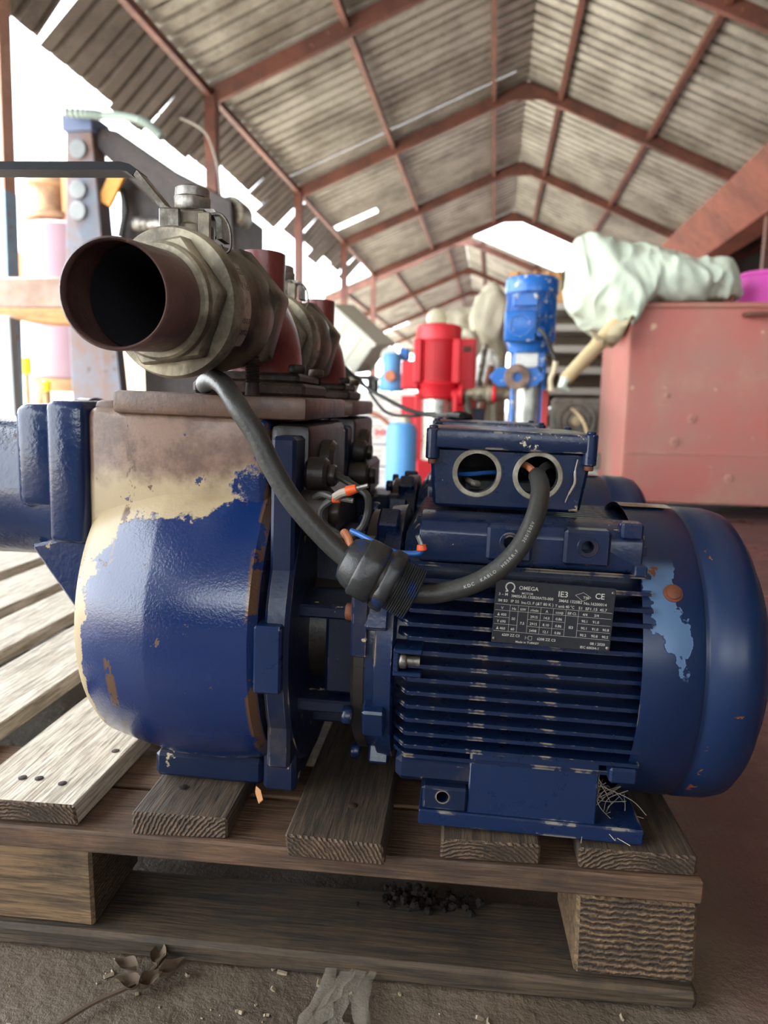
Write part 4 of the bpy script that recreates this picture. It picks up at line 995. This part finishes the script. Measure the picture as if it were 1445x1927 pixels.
# --- clutter in the middle distance
def blob(name, px, py, Y, rx, ry, rz, mat, label, cat, seed=0, amp=.25, group=None, ground=False):
    c = W(px, py, Y); z0 = c.z-rz
    b = bmesh.new(); bmesh.ops.create_icosphere(b, subdivisions=4, radius=1)
    for v in b.verts:
        n = v.co.copy(); d = 1+amp*mn.noise(n*2.1+Vector((seed*7.3, 0, 0)))+amp*.5*abs(mn.noise(n*5+Vector((seed, 3, 0))))
        p = Vector((n.x*rx, n.y*ry, n.z*rz))*d; p.z = max(p.z, -rz); v.co = p
        if ground and n.z < .1: v.co.z = v.co.z if v.co.z > -rz*.9 else -c.z
    m = MB(); m.merge(b); o = m.build(name, mat, None, 50, label=label, cat=cat, group=group); o.location = c
    return o
sackm = plain('pale_sack', lin(206, 198, 176), .85, 0, .2, 5, .4); whitem = plain('white_sack', lin(226, 228, 220), .75, 0, .12, 5, .4)
st = empty('sack_rack', W(905, 800, 5.6)*Vector((1, 1, 0)).x if False else (W(905, 800, 5.6).x, 5.6, 0)); tag(st, 'low timber stand piled with pale sacks behind the cabinet', 'stand')
zt = W(905, 722, 5.6).z
MB().bb((-.25, -.15, zt-.05), (.20, .35, zt)).build('top', M['wood_brown'], st)
for x in (-.22, .12):
    for y in (-.1, .27): MB().bb((x, y, 0), (x+.06, y+.06, zt-.05)).build('leg', M['wood_brown'], st)
blob('sack', 878, 672, 5.75, .12, .14, zt and (W(884, 672, 5.7).z-zt), sackm, 'tall pale sack on the timber stand, left of its pile', 'sack', 1)
blob('sack', 918, 690, 5.52, .09, .10, W(918, 690, 5.5).z-zt, whitem, 'white plastic sack on the timber stand beside the blue upright pump', 'sack', 2)
blob('sack', 872, 622, 6.9, .24, .25, .2, sackm, 'cream sack far behind the red cabinet', 'sack', 3, ground=True)
blob('sack', 925, 610, 6.2, .17, .2, .30, sackm, 'pale sack high up behind the blue upright pump', 'sack', 4, ground=True)
for (a, c_, r, m, lb) in (((896, 742, 4.9), (913, 652, 5.1), .022, M['steel'], 'grey steel pipe leaning by the sacks'), ((912, 745, 4.8), (924, 690, 4.9), .026, M['frame'], 'short rusty pipe leaning by the sacks')):
    p, q = W(*a), W(*c_); d = (q-p).normalized(); p = p-d*((p.z)/d.z)
    MB().cyl(p, q, r, 14, bev=.004).build('leaning_pipe', m, None, label=lb, cat='pipe')
g0 = W(894, 788, 4.06)
MB().bb((g0.x-.05, 4.06, 0), (g0.x+.05, 4.20, g0.z+.06), bev=.008).build('tool_box', M['blue_dark'], None, label='small dark blue metal case below the pipe valve', cat='case')
gl_ = W(822, 600, 6.0); gp = empty('globe_lamp', (gl_.x, 6.0, 0)); tag(gp, 'pale round globe on a post behind the red upright pump', 'lamp')
MB().ball((0, 0, gl_.z), .085, 24).build('globe', plain('globe_cream', lin(224, 216, 186), .4), gp); MB().cyl((0, 0, 0), (0, 0, gl_.z-.06), .03, 12).build('post', gs, gp)
b0 = W(858, 614, 7.4)
MB().bb((b0.x-.12, 7.4, 0), (b0.x+.14, 7.7, b0.z+.13), bev=.01).build('white_carton', whitem, None, label='tall white carton far behind the red cabinet', cat='carton')
# tilted plastic bin on a dark gearbox
tb0 = W(668, 640, 5.0); tbn = empty('plastic_bin', tb0, (R(8), R(40), R(-12))); tag(tbn, 'greyish white plastic bin tipped on its side beside the pump elbows', 'bin')
gw = plain('grey_white_plastic', lin(202, 202, 188), .5, 0, .14, 4, .1)
MB().bb((-.21, -.14, -.14), (.19, .14, .12), bev=.02, seg=2).build('bin_body', gw, tbn); MB().bb((-.225, -.155, .10), (.205, .155, .135), bev=.008).build('rim', gw, tbn)
for x in (-.07, .07): MB().bb((x, -.146, -.13), (x+.014, -.138, .1)).build('rib', gw, tbn)
st_ = empty('steel_stand', (tb0.x, 5.0, 0)); tag(st_, 'dark steel stand carrying the tipped plastic bin', 'stand')
MB().bb((-.16, -.12, tb0.z-.27), (.16, .16, tb0.z-.245), bev=.004).build('top', M['blackpaint'], st_)
for x in (-.15, .11):
    for y in (-.1, .11): MB().bb((x, y, 0), (x+.04, y+.04, tb0.z-.27)).build('leg', M['blackpaint'], st_)
gb0 = W(672, 722, 4.7)
gb = empty('gearbox', (gb0.x-.06, 4.60, 0)); tag(gb, 'dark grimy gearbox casting under the tipped plastic bin', 'gearbox')
MB().bb((-.2, -.12, 0), (.06, .16, gb0.z-.06), bev=.02).build('base', M['blackpaint'], gb)
MB().ball((-.08, 0, gb0.z+.02), .12, 20).build('housing', M['blackpaint'], gb); MB().cyl((.03, -.02, gb0.z), (.09, -.02, gb0.z-.02), .07, 18, bev=.01).build('shaft_cover', M['valve'], gb)
# small pale blue pump on the crates
M['crate'] = plain('crate_white', lin(222, 228, 222), .5, 0, .06, 4, .05)
cr0 = W(724, 866, 4.4); zf = lambda y: W(724, y, 4.4).z
tops = [zf(736), zf(786), zf(836)]; h0 = tops[0]-tops[1]
def crate(x, z, h, label, group, txt=None, w=.30):
    c = empty('plastic_crate', (x, 4.4, z)); tag(c, label, 'crate', group)
    o = MB().bb((-w/2, 0, 0), (w/2, .3, h-.006), bev=.008).build('shell', M['crate'], c)
    for i in range(3):
        for s in (-1, 1): MB().bb((s*.075-.05, -.006, h*(.2+.22*i)), (s*.075+.05, .004, h*(.2+.22*i)+h*.09), bev=.001).build('slot_rib', gw, c)
    MB().bb((-w/2-.006, -.008, h-.03), (w/2+.006, .308, h-.006), bev=.004).build('rim', M['crate'], c)
    if txt:
        t = MB(); write(t, txt, frame((-.11, -.010, h*.35), (0, -1, 0)) @ Matrix.Identity(4), .05, .15, 'L', .0, .02); t.build('lettering', plain('crate_red', lin(222, 60, 70), .5), c)
    return c
zc = tops[0]; k = 0
lbl = ['white plastic crate, topmost of the stack left of the red pump', 'white plastic crate with red lettering, second of its stack from the top', 'white plastic crate below the lettered crate', 'white plastic crate at the floor, bottom of its stack']
hs = [tops[0]-tops[1], tops[1]-tops[2], tops[2]-tops[2]*.5, tops[2]*.5]
for k in range(4):
    zc -= hs[k]; crate(cr0.x, max(zc, 0), hs[k], lbl[k], 'white crates in a stack', ': 200' if k == 1 else None, .36)
lb = plain('pale_blue_paint', lin(96, 160, 214), .45, 0, .12)
lp0 = W(735, 735, 4.45); zg = lambda y: W(735, y, 4.45).z
lp_ = empty('small_pump', (lp0.x, 4.5, tops[0])); tag(lp_, 'small pale blue pump with an orange plug on the white crates', 'pump')
MB().lathe([(0, .075), (.02, .082), (zg(708)-tops[0], .075), (zg(702)-tops[0], .06)], None, 28).build('casing', lb, lp_); MB().lathe([(zg(704)-tops[0], .058), (zg(670)-tops[0], .058), (zg(664)-tops[0], .046)], None, 24).build('motor', lb, lp_)
MB().cyl((0, -.07, zg(708)-tops[0]), (0, -.095, zg(708)-tops[0]), .034, 18, bev=.004).build('plug', M['copper'], lp_)
MB().cyl((-.03, .1, zg(668)-tops[0]), (-.03, .06, zg(668)-tops[0]), .055, 20).build('disc', gw, lp_)
MB().bb((.04, .02, zg(676)-tops[0]), (.10, .1, zg(652)-tops[0]), bev=.01).build('switch_box', bluep, lp_)
j0 = W(755, 850, 3.6); zj = W(755, 795, 3.6).z
jg = empty('blue_jug', (j0.x, 3.6, 0)); tag(jg, 'light blue plastic drum with a cloth stuffed in its mouth', 'drum')
MB().lathe([(0, .07), (.01, .078), (zj-.04, .078), (zj-.01, .066), (zj, .05)], None, 28).build('drum_body', plain('sky_plastic', lin(96, 164, 226), .35, 0, .08), jg)
b = MB().ball((.0, 0, zj+.01), .05, 14, (1, .8, .6)).jitter(.006, 4); b.build('cloth', sackm, jg)
hp = [W(x, y, 4.1) for x, y in ((665, 778), (690, 776), (715, 784), (738, 806), (752, 832), (757, 860))]; hp.append(Vector((hp[-1].x-.02, 4.1, .02)))
MB().tube(smooth_path(hp), .012, 8).build('hose', plain('hose_brown', lin(176, 112, 84), .5), None, label='brown hose curving down in front of the white crates', cat='hose')
wp = [W(x, y, Y) for x, y, Y in ((648, 690, 1.6), (680, 722, 1.6), (722, 748, 1.5), (770, 772, 1.42), (815, 782, 1.35), (846, 792, 1.12), (868, 800, 1.0))]
wp[-1].z = wp[-2].z = .506
wr = MB().tube(smooth_path(wp), .0040, 8); wr.tube(smooth_path([p+Vector((.0, .01, -.012+.018*math.sin(i*2.1))) for i, p in enumerate(wp)]), .0032, 8)
wr.ball(wp[-2]+Vector((.015, 0, -.004)), .017, 10, (1.3, 1, .6))
wr.build('twisted_wire', plain('wire_black', lin(26, 25, 25), .6, spec=.2), None, label='twisted black wire slung across behind the terminal box', cat='wire')

# --- left: press frame, mauve drum, beam, strut
dkm = rusty('dark_machine', lin(62, 52, 50), lin(44, 38, 38), 5, .6, lin(110, 72, 50), .64)
fr = rusty('blue_grey_steel', lin(104, 112, 128), lin(118, 94, 84), 4, .6, lin(84, 66, 58), .6)
mc = W(150, 500, 4.6); mf = empty('press_frame', (mc.x, 4.6, 0)); tag(mf, 'tall blue-grey steel press frame with round plates and a dark slanting arm', 'press')
def rel(px, py, Y=4.6): return W(px, py, Y)-Vector((mc.x, 4.6, 0))
p = [rel(124, 245), rel(172, 245), rel(196, 500)]; bz_ = rel(124, 500)
poly = [(p[0].x, p[0].z), (p[1].x, p[1].z), (p[2].x, p[2].z), (p[2].x+.06, 0), (bz_.x, 0), (bz_.x, bz_.z)]
RX = Matrix.Rotation(R(90), 4, 'X')
MB().prism(poly, .16, Matrix.Translation((0, .16, 0)) @ RX, .006).build('upright', fr, mf)
q0, q1 = rel(121, 249), rel(176, 216)
MB().bb((q0.x, -.03, q0.z), (q1.x, .2, q1.z), bev=.006).build('cap', plain('cap_blue_grey', lin(92, 106, 140), .5), mf)
for y_ in (282, 358, 398):
    c = rel(149, y_); MB().cyl((c.x, .0, c.z), (c.x, -.025, c.z), .058, 24, bev=.004).build('round_plate', plain('plate_pale', lin(132, 138, 142), .7, 0, .2), mf)
a0, a1 = rel(172, 232), rel(420, 420)
MB().prism([(a0.x, a0.z), (rel(212, 240).x, rel(212, 240).z), (rel(325, 318).x, rel(325, 318).z), (rel(430, 372).x, rel(430, 372).z), (rel(438, 480).x, rel(438, 480).z), (rel(330, 420).x, rel(330, 420).z), (rel(172, 272).x, rel(172, 272).z)], .25, Matrix.Translation((0, .30, 0)) @ RX, .01).build('slanting_arm', dkm, mf)
body = [rel(*t) for t in ((196, 300), (235, 305), (300, 375), (432, 378), (432, 560), (196, 560))]
MB().prism([(t.x, t.z) for t in body], .5, Matrix.Translation((0, .7, 0)) @ RX, .01).build('housing', dkm, mf)
MB().bb((rel(240, 560).x, .2, 0), (rel(420, 560).x, .7, rel(420, 560).z+.02)).build('pedestal', dkm, mf)
for t in (rel(420, 388), rel(365, 392)): MB().cyl((t.x, .12, t.z), (t.x, .3, t.z), .10, 20, bev=.01).build('motor_end', M['valve'], mf)
t = rel(205, 345); MB().box((t.x, .05, t.z), (.10, .03, .26), rot=(0, R(30), 0), bev=.004).build('yellow_plate', plain('machine_yellow', lin(214, 150, 60), .5), mf)
MB().tube([rel(190, 335)+Vector((0, .1, 0)), rel(215, 350)+Vector((0, .1, 0)), rel(222, 390)+Vector((0, .1, 0)), rel(212, 440)+Vector((0, .1, 0))], .022, 10).build('hose', M['rubber'], mf)
t0, t1 = rel(240, 415), rel(320, 418); MB().cyl(t0+Vector((0, .1, 0)), t1+Vector((0, .1, 0)), .045, 14).build('ram', M['steel'], mf)
MB().prism([(rel(212, 640).x, rel(212, 640).z), (rel(238, 640).x, rel(238, 640).z), (rel(262, 800).x, 0), (rel(235, 800).x, 0)], .1, Matrix.Translation((0, -.05, 0)) @ RX).build('splayed_leg', fr, mf)
sp = smooth_path([rel(126, 212, 4.5), rel(165, 214, 4.5), rel(190, 217, 4.5), rel(225, 218, 4.5), rel(262, 226, 4.5), (rel(285, 240, 4.5)), rel(304, 258, 4.5)], 16)
MB().tube(sp, [.022+(.008 if (i % 4) < 2 and not 32 < i < 62 else 0) for i in range(len(sp))], 10).build('ribbed_conduit', plain('conduit_green', lin(150, 166, 160), .5), mf)
dc = W(130, 580, 5.3); zt, zb = W(130, 432, 5.3).z, W(130, 716, 5.3).z; dr = (W(205, 580, 5.3).x-W(63, 580, 5.3).x)/2
md = empty('mauve_drum', (W(134, 580, 5.3).x, 5.3, 0)); tag(md, 'large dusty mauve cylinder standing upright behind the press frame', 'drum')
mv = plain('mauve_paint', lin(150, 122, 134), .55, 0, .14, 3, .05)
MB().lathe([(zb, dr*.9), (zb+.02, dr), (zt-.02, dr), (zt, dr*.93)], None, 56).build('shell', mv, md)
rb = rusty('tan_iron', lin(176, 146, 110), lin(134, 104, 80), 8, .7, lin(96, 70, 52), .62)
MB().lathe([(zb-.09, dr*.8), (zb+.005, dr*.95)], None, 40).build('ring', rb, md)
for x, y in ((-.2, -.12), (.2, -.12), (0, .2)): MB().cyl((x, y, 0), (x, y, zb-.08), .06, 14).build('leg', rb, md)
MB().lathe([(zt, .14), (zt+.05, .14), (zt+.06, .2), (zt+.10, .2), (zt+.11, .11), (zt+.30, .11), (zt+.31, .17), (zt+.36, .17)], Matrix.Translation((-.12, 0, 0)), 20).build('neck_pipe', rb, md)
MB().bb((.02, -.1, zt), (.16, .06, zt+.42), bev=.01).build('valve_block', plain('valve_block_tan', lin(190, 140, 96), .7), md)
for (x, y, Y, h, l) in ((49, 688, 4.9, 34, 'taller one, left of the mauve cylinder'), (86, 726, 4.9, 22, 'smaller one, under the mauve cylinder')):
    q = W(x, y, Y); tg = empty('yellow_tag', q); tag(tg, 'yellow plastic canister, '+l, 'canister')
    MB().cyl((0, 0, -.0018*h), (0, 0, .0018*h), .035, 16, bev=.006).build('body', plain('canister_yellow', lin(244, 206, 40), .4), tg)
    MB().cyl((0, 0, -q.z), (0, 0, -.0018*h), .02, 10).build('stand', rb, tg)
bm0, bm1 = W(-30, 522, 3.95), W(128, 598, 3.95)
bs = empty('cross_beam', (bm0.x, 3.95, (bm0.z+bm1.z)/2)); tag(bs, 'horizontal rusty steel beam over a timber on the left post', 'beam')
L_ = bm1.x-bm0.x; hh = bm0.z-bm1.z
MB().bb((0, 0, -.06), (L_+.25, .12, hh/2), bev=.008).build('steel_web', rusty('beam_steel', lin(138, 122, 112), lin(120, 96, 82), 5, .6, lin(196, 120, 60), .62), bs)
MB().prism([(0, -.06), (L_+.25, -.07), (L_+.25, -.16), (L_*.5, -.14), (0, -.085)], .2, Matrix.Translation((0, .19, 0)) @ RX, .004).build('timber', wood('beam_timber', lin(190, 132, 80), lin(140, 96, 60), axis='X', dirty=.2), bs)
b0 = W(2, 600, 4.0); b1 = W(18, 800, 3.85)
MB().bb((-.045, -.03, 0), (.045, .03, b0.z), bev=.004).build('prop_post', plain('prop_grey', lin(150, 158, 164), .6, 0, .2), None, label='grey steel prop under the cross beam at the left edge', cat='prop').location = (b1.x-.02, 3.9, 0)
l0 = W(45, 660, 6.2)
lc = empty('louvred_crate', (l0.x, 6.2, 0)); tag(lc, 'tall white slatted crate outside, beyond the mauve cylinder', 'crate')
for k in range(6): MB().bb((-.16, 0, .12+.16*k), (.16, .04, .24+.16*k), bev=.004).build('slat', whitem, lc)
for x in (-.17, .13): MB().bb((x, .03, 0), (x+.04, .08, 1.15)).build('post', whitem, lc)
h0 = W(50, 512, 26)
hs_ = empty('distant_house', (h0.x, 26, 0)); tag(hs_, 'distant low house with an orange tiled roof beyond the left side', 'house')
MB().bb((-4, 0, 0), (3, 5, h0.z-.3)).build('wall', plain('house_cream', lin(220, 206, 180), .8), hs_)
MB().prism([(-4.3, h0.z-.3), (3.3, h0.z-.3), (2.2, h0.z+.7), (-3.2, h0.z+.7)], 5.4, Matrix.Translation((0, 5.2, 0)) @ RX).build('roof', plain('roof_orange', lin(206, 120, 76), .7), hs_)
# clear plastic strips, twig and scraps on the mud
clear = Mt('clear_film').out(lin(150, 142, 130), .12, 0, None); clear.node_tree.nodes['Principled BSDF'].inputs['Alpha'].default_value = .4
g = Gd(628, 1895)
b = MB()
for k in range(4):
    a = .016*(k-1.5)
    b.grid(3, 14, lambda u, v, a=a, k=k: (g.x+a+.014*u+.008*math.sin(6*v+k)+.006*mn.noise(Vector((u*3, v*9, k))), g.y+.05-.14*v, .006+.010*abs(mn.noise(Vector((u*4+k, v*8, 1))))+.004*u))
b.build('plastic_film', clear, None, 80, label='crumpled clear plastic strips in the mud before the pallet', cat='plastic')
g = Gd(205, 1890)
tw = empty('dry_twig', (g.x, g.y, .004)); tag(tw, 'dry twig with shrivelled leaves lying on the wet mud', 'twig')
tm = plain('twig_brown', lin(92, 76, 60), .8)
MB().tube(smooth_path([(-.035, -.045, .002), (-.01, -.01, .004), (.02, .02, .005), (.03, .05, .008)]), .0022, 6).build('stem', tm, tw)
for k, (x, y) in enumerate(((.012, .012), (.03, .02), (.024, .045), (.0, .03), (.042, .035))):
    MB().grid(8, 6, lambda u, v, k=k, x=x, y=y: (x+.024*(u-.5)*math.cos(k)-.012*(v-.5)*math.sin(k)*(.2+math.sin(math.pi*u)), y+.024*(u-.5)*math.sin(k)+.012*(v-.5)*math.cos(k)*(.2+math.sin(math.pi*u)), .006+.006*mn.noise(Vector((u*2+k, v*2, 0)))+.006*(v-.5)**2*4)).build('leaf', tm, tw, 80)
b = MB(); rr = random.Random(3)
for k in range(260):
    x, y = rr.uniform(-.6, .32), rr.uniform(.36, .57); s_ = rr.uniform(.0008, .0028)
    b.box((x, y, s_*.5), (s_*rr.uniform(1, 4), s_*1.2, s_), rot=(rr.uniform(0, 1), rr.uniform(0, 1), rr.uniform(0, 3)))
b.build('mud_crumbs', plain('crumb', lin(150, 136, 114), .8, 0, .3), None, kind='stuff', label='scattered crumbs and straw bits on the mud', cat='debris')
b = MB()
for k in range(70):
    t = rr.gauss(-.245, .022); s_ = rr.uniform(.0015, .005)
    b.ball((t, .078+rr.gauss(0, .008), .022+abs(rr.gauss(0, .004))), s_, 6)
b.jitter(.0012, 5)
b.build('dirt_clods', plain('clod', lin(36, 31, 28), .95, 0, .3, spec=.1), pal, kind='stuff')
b = MB()
for k in range(46):
    c = Vector((-.078+rr.gauss(0, .010), .05+rr.gauss(0, .012), .150+abs(rr.gauss(0, .010)))); d = Vector((rr.gauss(0, 1), rr.gauss(0, 1), rr.gauss(0, .7))).normalized()*rr.uniform(.01, .03)
    b.tube(smooth_path([c-d, c+Vector((rr.gauss(0, .006), rr.gauss(0, .006), rr.gauss(0, .005))), c+d], 4), .0003, 4)
fz = b.build('fibre_tuft', plain('fibre_grey', lin(176, 166, 150), .9), None, kind='stuff', label='tangled grey fibre tuft caught below the fan cover', cat='fibre')
fz.parent = None; fz.location = pal.location; fz.rotation_euler = pal.rotation_euler
chip = MB().prism([(-.003, -.008), (.002, -.007), (.0035, .003), (.001, .009), (-.002, .004)], .0015, Matrix.Translation(W(487, 1496, .606)) @ Matrix.Rotation(R(40), 4, 'X') @ Matrix.Rotation(R(35), 4, 'Z'), .0003)
chip.build('wood_splinter', plain('splinter', lin(206, 146, 98), .8), None, label='bright orange wood splinter between two deck boards', cat='splinter')
hw_ = [W(x, y, 7.0) for x, y in ((293, 212), (345, 224), (385, 248), (402, 285), (412, 330), (416, 375))]
MB().tube(smooth_path(hw_), .012, 8).build('hanging_cable', plain('cable_grey', lin(150, 144, 138), .6), None, label='thin grey cable dangling from the eave beside the post behind the valve', cat='cable')
